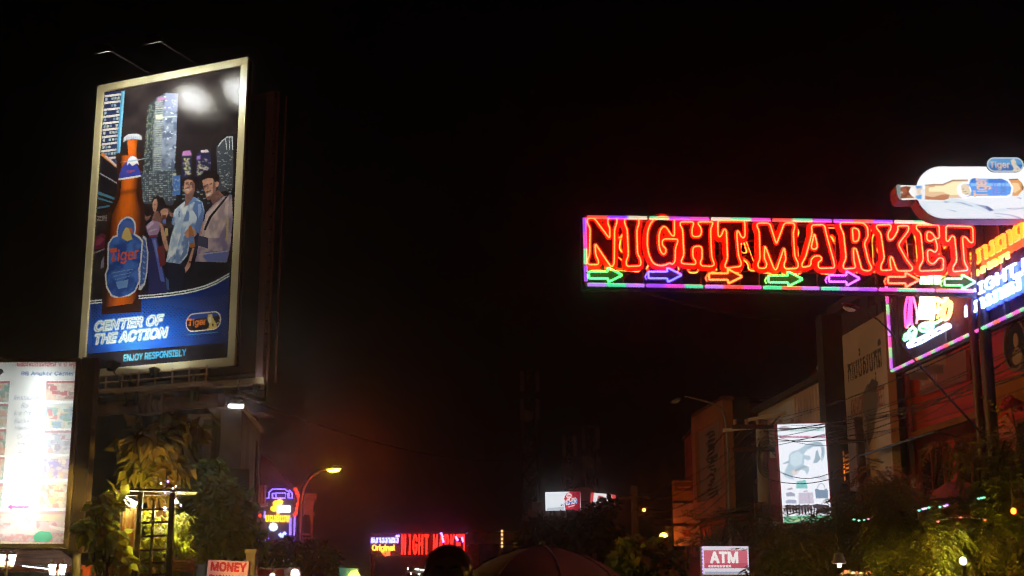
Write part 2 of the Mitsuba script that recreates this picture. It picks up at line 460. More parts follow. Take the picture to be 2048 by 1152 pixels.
def poster_art(F):
    rng = random.Random(4)
    L = []
    inside = sbox(IN[0], IN[2], IN[1], IN[3])

    def add(ink, pts):
        L.append((ink, F.pg(pts)))

    def za(pts): return [(140 + x / 4.8, 100 + y / 4.8) for x, y in pts]
    def zb(pts): return [(140 + x / 3.84, 340 + y / 3.84) for x, y in pts]
    def z1(pts): return [(130 + x / 2.88, 60 + y / 2.88) for x, y in pts]
    def z2(pts): return [(130 + x / 2.88, 400 + y / 2.88) for x, y in pts]
    def z3(pts): return [(150 + x / 6.206, 600 + y / 6.206) for x, y in pts]
    def zp(pts): return [(280 + x / 4.114, 320 + y / 4.114) for x, y in pts]
    NIGHT = mottled('print_night', (.012, .009, .011), (.026, .020, .022), 1.6)
    L.append((NIGHT, inside))
    add((.016, .012, .014), z1([(180, 600), (1000, 600), (1000, 1100), (160, 1100)]))
    # office block at the left
    add((.02, .03, .09), za([(330, 400), (528, 388), (472, 1110), (290, 990)]))
    for k, Y in enumerate((432, 497, 563, 630, 694, 757, 826, 895, 960, 1036)):
        o = (432 - Y) * 0.055
        x0, x1 = 335 + o * 1.1 - 4, 492 + o * 1.25
        add((.62, .60, .62), za([(x0, Y + 2), (x1, Y - 16), (x1, Y + 4), (x0, Y + 24)]))
        for j in range(5):
            if rng.random() < .62 and k < 9:
                a = x0 + 8 + j * 29
                c = rng.choice([(.30, .42, .46), (.45, .50, .46), (.16, .25, .36)])
                add(c, za([(a, Y + 30 - j * 3), (a + 22, Y + 27 - j * 3), (a + 21, Y + 52 - j * 3), (a - 1, Y + 55 - j * 3)]))
    add((.05, .28, .52), za([(492, 395), (528, 388), (472, 1110), (438, 1090)]))
    add((.16, .45, .68), za([(508, 392), (526, 388), (470, 1108), (455, 1100)]))
    add((.01, .008, .012), za([(290, 985), (480, 1145), (480, 1400), (270, 1400)]))
    add((.50, .16, .03), za([(300, 985), (330, 992), (490, 1140), (470, 1150), (300, 1015)]))
    add((.58, .52, .5), za([(330, 1020), (350, 1015), (478, 1130), (465, 1140)]))
    add((.3, .32, .4), zb([(230, 20), (365, 98), (362, 106), (228, 30)]))
    for p in ([(212, 160), (350, 215), (352, 235), (215, 188)], [(208, 285), (305, 268), (304, 282), (206, 300)], [(210, 205), (340, 248), (338, 258), (210, 222)]):
        add((.05, .16, .24), zb(p))
    for k in range(4):
        add((.32, .28, .28), zb([(205, 356 + k * 11), (285, 350 + k * 11), (284, 354 + k * 11), (204, 360 + k * 11)]))
    add((.10, .01, .03), zb([(190, 520), (240, 485), (290, 500), (270, 600), (200, 610), (180, 580)]))
    add((.22, .03, .07), zb([(205, 535), (240, 510), (265, 530), (235, 575), (195, 580)]))
    add((.3, .26, .27), zb([(180, 636), (270, 600), (272, 607), (182, 645)]))
    add((.2, .19, .26), zb([(240, 700), (262, 660), (270, 740), (232, 760)]))
    # tall tower
    TL, TM, TR = (.025, .034, .042), mottled('print_tower', (.05, .065, .09), (.13, .16, .19), 8), mottled('print_tower_side', (.06, .085, .15), (.17, .21, .30), 6)
    add(TL, z1([(480, 430), (532, 390), (530, 960), (440, 970)]))
    add(TM, z1([(528, 388), (566, 375), (560, 960), (500, 960), (505, 600)]))
    add(TR, z1([(566, 364), (650, 366), (642, 620), (628, 830), (600, 960), (545, 960), (560, 600)]))
    add((.16, .19, .32), z1([(580, 362), (652, 366), (648, 470), (570, 462)]))
    add((.30, .12, .30), z1([(532, 390), (580, 384), (582, 400), (534, 408)]))
    for k in range(44):                                            # curved storeys
        y = 410 + k * 12.6
        add((.30, .33, .35) if k % 3 else (.38, .42, .36), z1([(520 - k * .4, y + 4), (566 - k * .35, y), (566 - k * .35, y + 4), (520 - k * .4, y + 8)]))
    for k in range(46):                                            # windows of the dark face
        for j in range(5):
            if rng.random() < .55:
                x, y = 476 - k * .8 + j * 10 + rng.uniform(-1, 1), 440 + k * 11.4 - j * 8
                c = rng.choice([(.32, .38, .34), (.42, .48, .20), (.18, .22, .24), (.42, .42, .36)])
                add(c, z1([(x, y), (x + 6, y - 1), (x + 6, y + 4), (x, y + 5)]))
    for k in range(70):
        x, y = rng.uniform(568, 632), rng.uniform(380, 940)
        c = rng.choice([(.45, .5, .6), (.6, .65, .7), (.3, .35, .5)])
        w = rng.choice([4, 7, 12])
        add(c, z1([(x, y), (x + w, y - 1), (x + w, y + 4), (x, y + 5)]))
    add((.42, .47, .5), z1([(560, 500), (646, 494), (646, 500), (560, 506)]))
    add((.50, .62, .36), z1([(524, 492), (562, 488), (560, 510), (524, 512)]))
    add((.04, .05, .07), z1([(430, 830), (640, 800), (640, 960), (620, 1010), (450, 1000)]))
    for k in range(15):
        y = 812 + k * 12
        for j in range(17):
            if rng.random() < .7:
                x = 436 + j * 12 + rng.uniform(-2, 2)
                c = rng.choice([(.42, .46, .38), (.26, .34, .40), (.45, .48, .46), (.14, .22, .28)])
                add(c, z1([(x, y + 4 - j * .6), (x + 8, y + 3 - j * .6), (x + 8, y + 8 - j * .6), (x, y + 9 - j * .6)]))
    # blue annex and the small towers
    add((.04, .12, .36), z1([(622, 840), (664, 836), (664, 950), (620, 950)]))
    add((.45, .46, .30), z1([(622, 826), (640, 824), (640, 838), (622, 840)]))
    for k in range(14):
        x, y = rng.uniform(624, 660), rng.uniform(845, 940)
        add((.36, .42, .50), z1([(x, y), (x + 7, y), (x + 7, y + 4), (x, y + 4)]))
    add((.02, .02, .05), z1([(672, 700), (730, 695), (728, 850), (670, 850)]))
    add((.38, .16, .40), z1([(680, 698), (722, 694), (730, 722), (674, 724)]))
    add((.02, .02, .06), z1([(758, 720), (780, 694), (830, 690), (842, 730), (838, 840), (752, 846)]))
    add((.66, .60, .62), z1([(782, 692), (826, 689), (828, 704), (784, 708)]))
    add((.22, .12, .42), z1([(760, 726), (780, 722), (780, 744), (758, 748)]))
    for x0, x1, y0, y1, n in ((676, 724, 735, 835, 44), (756, 836, 740, 835, 60)):
        for k in range(n):
            x, y = rng.uniform(x0, x1 - 10), rng.uniform(y0, y1)
            c = rng.choice([(.52, .52, .22), (.42, .50, .26), (.40, .32, .46), (.5, .48, .36)])
            w = rng.choice([6, 10, 14])
            add(c, z1([(x, y), (x + w, y), (x + w, y + 4), (x, y + 4)]))
    add((.05, .06, .08), z1([(872, 672), (905, 632), (968, 612), (970, 910), (880, 940)]))
    for p in ([(880, 668), (905, 634), (932, 616), (934, 621), (908, 640), (884, 672)], [(930, 614), (966, 611), (968, 690), (962, 690), (961, 618), (930, 620)],
              [(922, 624), (926, 622), (934, 690), (929, 690)], [(944, 616), (948, 616), (950, 690), (946, 690)]):
        add((.55, .60, .66), z1(p))
    for k in range(70):
        x, y = rng.uniform(876, 958), rng.uniform(690, 930)
        add(rng.choice([(.22, .26, .30), (.38, .40, .34), (.10, .13, .2)]), z1([(x, y), (x + 9, y), (x + 9, y + 4), (x, y + 4)]))
    for k in range(50):
        x, y = rng.uniform(640, 960), rng.uniform(870, 1010)
        add(rng.choice([(.20, .30, .34), (.32, .34, .26), (.10, .18, .3)]), z1([(x, y), (x + 14, y - 1), (x + 14, y + 5), (x, y + 6)]))
    # three young people out for the evening
    SK, SKD, HAIR = mottled('print_skin', (.40, .21, .155), (.50, .28, .205), 9), mottled('print_skin_shade', (.16, .075, .065), (.24, .12, .10), 9), (.014, .009, .010)
    SHB, SHL = mottled('print_blue_shirt', (.12, .21, .44), (.52, .62, .74), 5.5, .40, .58, .6), mottled('print_light_shirt', (.34, .46, .64), (.70, .76, .80), 6, .34, .60, .6)
    GRS, GRL = mottled('print_grey_shirt', (.20, .16, .28), (.44, .35, .38), 5, .36, .62, .6), mottled('print_grey_light', (.34, .26, .30), (.58, .46, .44), 5, .34, .60, .6)
    add((.01, .008, .014), zp([(20, 480), (60, 470), (240, 560), (470, 560), (760, 840), (740, 1060), (0, 1130)]))
    for cx, cy in ((60, 455), (268, 425)):
        L.append((SKD, circ(F, *zp([(cx, cy)])[0], 6.5, sy=1.35)))
        L.append((HAIR, circ(F, *zp([(cx + 6, cy - 22)])[0], 6.5)))
    add(HAIR, zp([(96, 340), (110, 305), (150, 292), (195, 312), (212, 370), (210, 440), (190, 500), (150, 500), (130, 440)]))
    add(SKD, zp([(122, 425), (150, 420), (180, 490), (170, 540), (110, 520), (95, 490)]))
    add(SK, zp([(104, 345), (118, 322), (136, 318), (144, 360), (138, 405), (124, 432), (108, 415), (102, 385)]))
    add(HAIR, zp([(116, 366), (130, 363), (130, 369), (116, 372)]))
    add((.30, .06, .07), zp([(112, 403), (124, 400), (125, 407), (113, 409)]))
    add((.30, .20, .34), zp([(45, 545), (100, 495), (165, 515), (160, 575), (145, 615), (75, 625)]))
    add((.50, .40, .52), zp([(55, 550), (98, 505), (120, 520), (90, 545), (62, 572)]))
    add((.44, .34, .46), zp([(75, 580), (140, 560), (142, 572), (78, 594)]))
    add((.16, .02, .04), zp([(74, 622), (146, 612), (148, 632), (72, 644)]))
    add((.02, .022, .10), zp([(60, 640), (140, 630), (185, 860), (232, 1085), (70, 1100)]))
    add((.08, .12, .40), zp([(95, 645), (132, 640), (165, 820), (205, 1000), (170, 1000), (135, 820)]))
    add((.20, .24, .50), zp([(112, 660), (126, 658), (150, 800), (140, 800)]))
    add((.13, .02, .02), zp([(140, 715), (200, 700), (210, 860), (165, 880)]))
    add(SK, zp([(160, 520), (184, 525), (212, 620), (240, 740), (214, 752), (184, 660)]))
    add(SK, zp([(164, 425), (190, 398), (232, 402), (232, 440), (214, 480), (180, 478)]))
    add((.09, .03, .02), zp([(182, 455), (212, 450), (216, 540), (184, 545)]))
    add((.10, .16, .40), zp([(184, 490), (214, 486), (215, 520), (186, 523)]))
    add((.42, .32, .12), zp([(205, 560), (228, 560), (232, 620), (208, 630)]))
    # man in the light blue shirt
    add((.012, .014, .03), zp([(222, 830), (380, 840), (345, 1080), (240, 1080)]))
    add((.05, .10, .20), zp([(212, 960), (236, 990), (240, 1075), (220, 1060)]))
    add((.02, .025, .06), zp([(430, 560), (520, 430), (560, 600), (430, 800)]))
    add(SHB, zp([(285, 410), (372, 335), (445, 302), (512, 342), (532, 425), (500, 600), (430, 580), (392, 780), (332, 856), (214, 838), (252, 640), (280, 540), (258, 520)]))
    add(SHL, zp([(296, 412), (372, 345), (398, 372), (350, 520), (330, 640), (290, 760), (228, 826), (262, 640), (290, 520)]))
    add((.10, .18, .42), zp([(450, 330), (505, 345), (525, 425), (492, 610), (446, 590), (470, 470), (440, 420)]))
    add((.24, .36, .62), zp([(476, 360), (500, 365), (508, 420), (480, 480)]))
    add((.12, .20, .40), zp([(400, 560), (420, 560), (385, 770), (340, 830), (320, 830), (370, 720)]))
    add((.28, .40, .62), zp([(350, 560), (380, 540), (350, 650), (320, 720), (310, 700)]))
    add((.08, .13, .30), zp([(318, 420), (328, 420), (324, 470), (316, 470)]))
    add(SKD, zp([(372, 280), (442, 280), (430, 330), (392, 372), (366, 385), (372, 330)]))
    add((.14, .26, .50), zp([(425, 320), (450, 300), (462, 330), (405, 372), (392, 372)]))
    add(SK, zp([(368, 175), (384, 152), (430, 148), (455, 190), (450, 255), (412, 300), (372, 286), (362, 232)]))
    add(SKD, zp([(430, 170), (458, 190), (452, 255), (412, 300), (376, 288), (400, 275), (430, 240)]))
    add(HAIR, zp([(366, 172), (376, 148), (420, 128), (470, 145), (484, 200), (470, 260), (452, 245), (452, 190), (428, 166), (396, 158)]))
    add((.07, .035, .03), zp([(376, 186), (398, 180), (399, 187), (377, 193)]))
    add((.07, .035, .03), zp([(410, 180), (432, 182), (432, 189), (411, 187)]))
    add((.55, .48, .46), zp([(374, 240), (404, 236), (400, 250), (380, 252)]))
    add((.10, .05, .045), zp([(368, 228), (408, 224), (408, 234), (370, 238)]))
    add((.11, .055, .05), zp([(376, 194), (399, 190), (400, 202), (380, 206)])); add((.11, .055, .05), zp([(410, 190), (434, 192), (433, 204), (412, 203)]))
    add((.24, .12, .10), zp([(399, 200), (408, 200), (413, 222), (400, 226)])); add((.17, .085, .075), zp([(366, 256), (378, 272), (412, 284), (450, 250), (446, 274), (412, 302), (374, 288)]))
    # man in the grey shirt with a shoulder strap
    add((.012, .010, .016), zp([(452, 830), (735, 838), (735, 960), (600, 1040), (360, 1075), (440, 860)]))
    add(SK, zp([(520, 500), (548, 520), (520, 650), (482, 640)]))
    add(GRS, zp([(598, 372), (690, 300), (756, 288), (764, 480), (745, 700), (715, 842), (455, 836), (478, 720), (515, 580), (540, 440)]))
    add(GRL, zp([(610, 380), (690, 312), (735, 300), (720, 480), (650, 640), (530, 640), (550, 440)]))
    add((.13, .17, .44), zp([(530, 760), (720, 740), (715, 838), (560, 838), (520, 800)]))
    add((.50, .38, .16), zp([(712, 480), (730, 470), (724, 660), (708, 660)]))
    add((.05, .05, .10), zp([(480, 620), (560, 640), (560, 730), (470, 700)]))
    add((.46, .40, .44), zp([(478, 775), (722, 745), (722, 753), (478, 784)]))
    add((.014, .012, .018), zp([(706, 300), (728, 296), (590, 470), (540, 578), (524, 574), (566, 470)]))
    add(SKD, zp([(580, 320), (640, 245), (690, 292), (600, 372)]))
    add(SK, zp([(510, 166), (545, 148), (600, 152), (626, 205), (630, 268), (590, 322), (560, 332), (544, 305), (528, 240)]))
    add(SKD, zp([(600, 160), (626, 205), (630, 268), (590, 322), (564, 330), (598, 270)]))
    L.append((SK, circ(F, *zp([(634, 196)])[0], 3.2, sy=1.7)))
    add(HAIR, zp([(506, 165), (504, 120), (545, 86), (612, 84), (655, 130), (652, 190), (640, 176), (622, 182), (606, 150), (548, 150), (516, 168)]))
    add((.05, .025, .02), zp([(524, 214), (556, 196), (558, 204), (526, 222)]))
    add((.05, .025, .02), zp([(570, 196), (596, 190), (597, 198), (571, 204)]))
    add((.10, .05, .04), zp([(536, 262), (580, 246), (582, 256), (540, 274)]))
    add((.24, .12, .10), zp([(556, 206), (566, 204), (564, 240), (552, 244)])); add((.13, .06, .055), zp([(526, 222), (556, 206), (556, 216), (530, 232)])); add((.17, .08, .07), zp([(548, 304), (580, 300), (626, 256), (622, 290), (590, 322), (560, 332)]))
    add((.60, .54, .52), zp([(546, 284), (584, 268), (578, 288), (556, 300)]))
    add(SK, zp([(430, 720), (448, 724), (420, 840), (412, 880), (375, 930), (368, 890), (398, 830)]))
    add((.02, .015, .02), zp([(400, 830), (426, 834), (424, 848), (398, 844)]))
    add(SK, zp([(364, 600), (400, 560), (450, 565), (468, 610), (440, 640), (380, 640)]))
    add((.36, .13, .03), zp([(402, 540), (420, 540), (440, 600), (455, 715), (408, 722), (400, 620)]))
    add((.10, .20, .46), zp([(402, 632), (440, 626), (448, 680), (406, 686)]))
    # the big bottle
    ax0, ax1 = F.px(*zb([(452, 70)])[0]), F.px(*zb([(398, 1000)])[0])
    wz = lambda a, y: abs(F.px(*zb([(452 + a, y)])[0])[0] - F.px(*zb([(452, y)])[0])[0])
    hn, hb, vs0, vs1 = wz(98, 100), wz(154, 600), F.px(*zb([(430, 360)])[0])[1], F.px(*zb([(430, 190)])[0])[1]
    hn, hb, vs0, vs1 = float(hn), float(hb), float(vs0), float(vs1)
    ou, od = F.o, F.u

    def amber(p, n, uv):
        u = (p.x - float(ou[0])) * float(od[0]) + (p.y - float(ou[1])) * float(od[1])
        axis = float(ax0[0]) + (p.z - float(ax0[1])) * float((ax1[0] - ax0[0]) / (ax1[1] - ax0[1]))
        hw = hb + (hn - hb) * mikit.smoothstep(vs0, vs1, p.z)
        tt = dr.abs(u - axis + .03 * hb) / hw
        k = 1 - mikit.smoothstep(.12, .88, tt)
        k = k * (.72 + .5 * mikit.fbm(p.z * 2.2, u * 9.0, 0.0, 3)) * (1 - .55 * mikit.smoothstep(.10, 0.0, dr.abs(p.z - vs1 - .06)))
        return mikit.mix((.014, .004, .003), (.58, .115, .007), dr.clip(k, 0, 1))
    AMBER = photo_ink('amber_print', amber)
    D0, D1, D2, D3 = (.030, .010, .005), AMBER, AMBER, AMBER
    DX = (.030, .010, .005), (.13, .028, .006), (.33, .07, .008), (.56, .14, .012)
    add(D0, zb([(350, -128), (545, -140), (548, 60), (556, 200), (575, 330), (572, 560), (548, 1090), (240, 1110), (258, 800), (268, 540), (292, 330), (352, 200), (365, 60)]))
    add(D1, zb([(395, -110), (510, -115), (522, 60), (530, 210), (552, 350), (550, 560), (528, 980), (280, 1000), (285, 800), (292, 540), (325, 340), (384, 205), (396, 80)]))
    add(D2, zb([(404, 85), (512, 75), (514, 215), (535, 350), (532, 500), (505, 520), (330, 520), (318, 480), (345, 340), (395, 215)]))
    add(D3, zb([(415, 95), (492, 85), (488, 230), (505, 360), (500, 470), (360, 480), (365, 350), (408, 235)]))
    add(D2, zb([(404, 215), (505, 205), (508, 232), (398, 246)]))
    add(D2, za([(550, 862), (648, 858), (636, 1015), (560, 1020)]))
    add(D3, za([(572, 862), (624, 860), (615, 935), (584, 935)]))
    add(D3, za([(565, 970), (622, 965), (618, 1015), (562, 1018)]))
    add((.46, .52, .60), za([(512, 888), (518, 838), (560, 808), (642, 802), (686, 826), (690, 862), (606, 852), (545, 862)]))
    for k in range(8):
        a = 520 + k * 21
        add((.20, .26, .38), za([(a, 876 - k * 3), (a + 5, 872 - k * 3), (a + 8, 830 - k * 1), (a + 4, 832 - k * 1)]))
    add((.03, .045, .30), zb([(370, 70), (392, -10), (440, -70), (500, -70), (540, 10), (545, 48)]))
    add((.60, .64, .66), zb([(372, 66), (542, 38), (544, 52), (372, 80)]))
    add((.70, .74, .78), za([(545, 1110), (560, 1040), (600, 1012), (640, 1035), (665, 1110), (640, 1085), (600, 1115), (570, 1085)]))
    for q in ([(470, 1078), (600, 1056), (760, 1036), (600, 1070)],):
        add((.3, .5, .62), za(q))
    L.append(((.42, .05, .04), fit(F, text('Tiger'), *zb([(430, 30)])[0], *zb([(505, -8)])[0])))
    add((.46, .50, .56), zb([(560, 500), (585, 520), (602, 640), (596, 780), (575, 880), (545, 924), (528, 920), (540, 760)]))
    add((.05, .10, .34), zb([(556, 520), (580, 540), (592, 650), (586, 780), (566, 870), (538, 890), (544, 740)]))
    for k in range(7):
        add((.14, .26, .56), zb([(560, 560 + k * 45), (580, 585 + k * 42), (577, 595 + k * 42), (558, 575 + k * 45)]))
    lab = unary_union([F.pg(zb([(295, 565), (330, 515), (375, 500), (490, 490), (535, 520), (556, 545), (545, 700), (530, 760), (534, 850), (500, 930), (450, 965), (380, 985), (320, 965), (282, 900), (272, 800), (290, 760)])), circ(F, *zb([(432, 460)])[0], 18, sy=1.15)])
    L.append(((.58, .60, .62), lab.buffer(.02)))
    L.append((mottled('print_label', (.020, .06, .28), (.05, .15, .50), 4.5), lab.buffer(-.022)))
    L.append(((.05, .12, .40), circ(F, *zb([(432, 462)])[0], 15)))
    add((.52, .40, .12), zb([(395, 520), (410, 470), (430, 440), (455, 445), (465, 480), (480, 530), (440, 548)]))
    add((.50, .10, .04), zb([(450, 440), (478, 450), (480, 490), (462, 480)]))
    L.append(((.62, .09, .03), fit(F, text('Tiger'), *zb([(302, 735)])[0], *zb([(530, 590)])[0])))
    add((.62, .09, .03), zb([(304, 604), (360, 598), (360, 616), (304, 622)])); add((.62, .09, .03), zb([(318, 682), (348, 680), (348, 694), (318, 696)]))
    for k in range(3):
        add((.22, .34, .60), zb([(320 + k * 12, 790 + k * 26), (480 - k * 10, 760 + k * 26), (480 - k * 10, 764 + k * 26), (320 + k * 12, 794 + k * 26)]))
    add((.14, .28, .58), zb([(350, 860), (450, 840), (440, 900), (370, 915)]))
    add(D2, zb([(272, 990), (520, 962), (480, 1025), (262, 1055)]))
    add(D3, zb([(285, 1005), (470, 985), (462, 1018), (272, 1045)]))
    # blue foot of the poster
    foot = F.pg(z2([(139, 598), (215, 590), (425, 565), (600, 550), (750, 525), (860, 485), (945, 435), (935, 1000), (100, 1000)]))
    hide = F.pg(zb([(262, 900), (548, 900), (548, 1090), (240, 1110)]))
    foot = foot.difference(hide)
    fc = F.px(*z2([(400, 760)])[0])

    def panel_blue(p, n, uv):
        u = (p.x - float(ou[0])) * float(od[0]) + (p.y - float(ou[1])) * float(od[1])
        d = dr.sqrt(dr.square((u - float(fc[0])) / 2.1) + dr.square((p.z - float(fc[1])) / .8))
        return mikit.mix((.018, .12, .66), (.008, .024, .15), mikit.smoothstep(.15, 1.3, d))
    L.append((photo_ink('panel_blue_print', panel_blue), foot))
    SHINE = ()
    for ink, g in (((.016, .035, .16), [(140, 690), (240, 640), (560, 600), (800, 590), (930, 700), (925, 830), (120, 885)]),
                   ((.018, .060, .28), [(140, 730), (240, 670), (600, 630), (760, 660), (850, 760), (800, 832), (140, 870)]),
                   ((.020, .10, .42), [(155, 740), (300, 670), (600, 650), (680, 720), (690, 800), (500, 830), (170, 850)]),
                   ((.030, .16, .58), [(165, 745), (300, 685), (580, 670), (620, 720), (600, 790), (400, 815), (170, 835)])):
        pass
    for r in range(26):                                           # mesh pattern
        for c in range(40):
            x, y = 160 + c * 20 + (r % 2) * 10, 612 + r * 10.2 - c * 1.62
            if y > 845 - (x - 160) * .082:
                continue
            d = ((x - 420) / 330) ** 2 + ((y - 760) / 110) ** 2
            ink = (.010, .035, .20) if d < 1 else (.008, .012, .06) if d < 2.2 else (.045, .07, .20)
            g = F.pg(z2([(x - 5, y), (x, y - 4.2), (x + 5, y), (x, y + 4.2)]))
            if g.within(foot):
                L.append((ink, g))
    for off in (0, 14):
        w = [(425, 553 + off), (520, 545 + off), (600, 537 + off), (680, 525 + off), (750, 511 + off), (810, 493 + off), (870, 468 + off), (945, 424 + off)]
        L.append(((.66, .76, .80), stroke(F, z2(w), 2.0)))
        L.append(((.66, .76, .80), stroke(F, z2([(139, 583 + off), (212, 576 + off)]), 2.0)))
    for s, p, q in (('CENTER OF', (235, 388), (1075, 212)), ('THE ACTION', (228, 548), (1128, 368))):
        ny = (388 - 330) if s[0] == 'C' else (548 - 478)
        a, b = z3([p])[0], z3([(q[0], q[1] + ny + (34 if s[0] == 'C' else 34))])[0]
        ua, ub = F.px(*a), F.px(*b)
        cap = F.px(*z3([p])[0])[1], F.px(*z3([(p[0], p[1] - 112)])[0])[1]
        g = place(text(s, True), ua[0], ua[1], ub[0], cap[1] - cap[0], slant=10)
        L.append(((.10, .34, .80), g.buffer(.034)))
        L.append(((.74, .86, .88), g.buffer(.016)))
        L.append(((.03, .15, .46), g.buffer(-.016)))
    # oval badge
    oc = F.pg(z3([(1428, 170), (1756, 140), (1756, 370), (1428, 392)]))
    sp = LineString([F.px(*z3([(1470, 280)])[0]), F.px(*z3([(1716, 256)])[0])])
    R = abs(F.px(*z3([(1470, 165)])[0])[1] - F.px(*z3([(1470, 395)])[0])[1]) / 2
    L.append(((.72, .66, .62), sp.buffer(R)))
    L.append(((.014, .010, .014), sp.buffer(R - .026)))
    L.append(((.02, .06, .30), sp.buffer(R - .026).intersection(F.pg(z3([(1370, 120), (1820, 90), (1820, 190), (1640, 215), (1370, 250)])))))
    L.append(((.72, .19, .02), fit(F, text('Tiger'), *z3([(1400, 352)])[0], *z3([(1630, 218)])[0])))
    add((.72, .19, .02), z3([(1396, 234), (1450, 230), (1450, 250), (1396, 254)])); add((.72, .19, .02), z3([(1404, 304), (1440, 300), (1440, 314), (1404, 318)]))
    add((.60, .46, .12), z3([(1650, 180), (1700, 172), (1708, 215), (1735, 260), (1760, 310), (1765, 332), (1735, 352), (1700, 358), (1640, 366), (1632, 356), (1660, 345), (1664, 290), (1645, 250)]))
    add((.70, .64, .50), z3([(1656, 215), (1690, 210), (1694, 270), (1668, 288), (1650, 250)]))
    add((.05, .03, .02), z3([(1700, 300), (1716, 290), (1722, 322), (1704, 332)]))
    L.append(((.60, .46, .12), stroke(F, z3([(1760, 290), (1788, 275), (1792, 240)]), 1.6)))
    L.append(((.05, .22, .46), stroke(F, z3([(1385, 434), (1770, 400)]), 1.6)))
    add((.012, .010, .016), z3([(90, 672), (1880, 528), (1880, 740), (90, 880)]))
    ua, ub = F.px(*z3([(600, 760)])[0]), F.px(*z3([(1378, 690)])[0])
    cap = ua[1], F.px(*z3([(600, 682)])[0])[1]
    L.append(((.06, .36, .70), place(text('ENJOY RESPONSIBLY'), ua[0], ua[1], ub[0], cap[1] - cap[0]).buffer(.004)))
    return [(i, g.intersection(inside)) for i, g in L]


print_on(FB, bb + '__poster', poster_art(FB), 0.0, glossy)
labels[bb + '__poster'] = {'label': 'glossy night city poster with a big amber beer bottle and three young people'}

# the column, catwalk and rear board of the billboard
um = 2.05
put(bb, 'column', [tube([FB.P(um, 0, -.75), FB.P(um, V0 - 1.02, -.75)], .30, 20), tube([FB.P(um, V0 - 1.5, -.75), FB.P(um, V0 - 1.0, -.75)], .36, 20)], RUSTY, smooth=30)
zc = V0 - 0.60
put(bb, 'cross_beam', [tube([FB.P(-.1, zc - .02, -.55), FB.P(3.55, zc - .02, -.55)], .155, 16)], RUSTY, smooth=30)
put(bb, 'beam_clamp', [FB.box(1.35 + k * .17, 1.42 + k * .17, zc - .22, zc + .2, -.76, -.36) for k in range(5)], RUSTY)
put(bb, 'catwalk_deck', [bar(FB.P(-.05, V0 - .36, k), FB.P(3.75, V0 - .36, k), .05, .05) for k in (.28, .0, -.3)] + [bar(FB.P(.1 + k * .3, V0 - .33, -.3), FB.P(.1 + k * .3, V0 - .33, .3), .03, .02) for k in range(13)], RUSTY)
for k in range(9):
    put(bb, 'railing_post', bar(FB.P(.15 + k * .45, V0 - .36, .3), FB.P(.15 + k * .45, V0 + .0, .3), .03), RUSTY)
put(bb, 'railing', [rod(FB.P(-.05, V0 - .04, .3), FB.P(3.8, V0 - .04, .3), .018), rod(FB.P(-.05, V0 - .19, .3), FB.P(3.8, V0 - .19, .3), .014)], RUSTY)
for u in (.35, 1.2, 1.5, 3.0, 3.15):
    put(bb, 'hanger', bar(FB.P(u, V0 - .66, -.2), FB.P(u, V0 + .3, -.2), .07), DARK_IRON)
put(bb, 'junction_box', FB.box(.52, .80, V0 - .42, V0 - .20, -.32, -.1), matte((.08, .16, .34)))
# rear board, seen past the right edge
ru1 = BW - .22
put(bb, 'rear_panel', [FB.box(.3, ru1 - .25, V0 + .1, V1 - .35, -1.52, -1.44)], DARK_WALL)
put(bb, 'rear_frame_bar', FB.box(ru1 - .22, ru1 - .03, V0 - .02, V1 - .28, -1.62, -1.36), matte((.36, .24, .25)))
put(bb, 'rear_frame_bar', FB.box(.3, ru1 - .02, V0 - .16, V0 - .02, -1.6, -1.4), FRAME_METAL)
put(bb, 'rear_frame_bar', FB.box(.3, ru1 - .02, V1 - .42, V1 - .30, -1.6, -1.4), matte((.12, .08, .08)))
put(bb, 'ladder_rail', [rod(FB.P(ru1 + .08, V0 - .1, -1.4), FB.P(ru1 + .08, V1 - .3, -1.4), .03), rod(FB.P(ru1 + .06, V0 - .1, -1.75), FB.P(ru1 + .06, V1 - .3, -1.75), .025)], matte((.30, .17, .14)))
for k in range(22):
    v = V0 + .05 + k * (V1 - V0 - .5) / 21.5
    put(bb, 'ladder_rung', rod(FB.P(ru1 - .03, v, -1.4), FB.P(ru1 + .11, v, -1.4), .014, 6), DARK_IRON)
for u in (.4, 2, 3.9):
    put(bb, 'rear_brace', bar(FB.P(u, V0 - .5, -.2), FB.P(u, V0 - .5, -1.6), .08), DARK_IRON)
put(bb, 'rear_conduit', [rod(FB.P(ru1 - .02, V0 - .55, -1.5), FB.P(ru1 - .02, V0 + .1, -1.5), .03), rod(FB.P(ru1 - .9, V0 - .3, -1.5), FB.P(ru1 - .02, V0 - .3, -1.5), .015)], DARK_IRON)


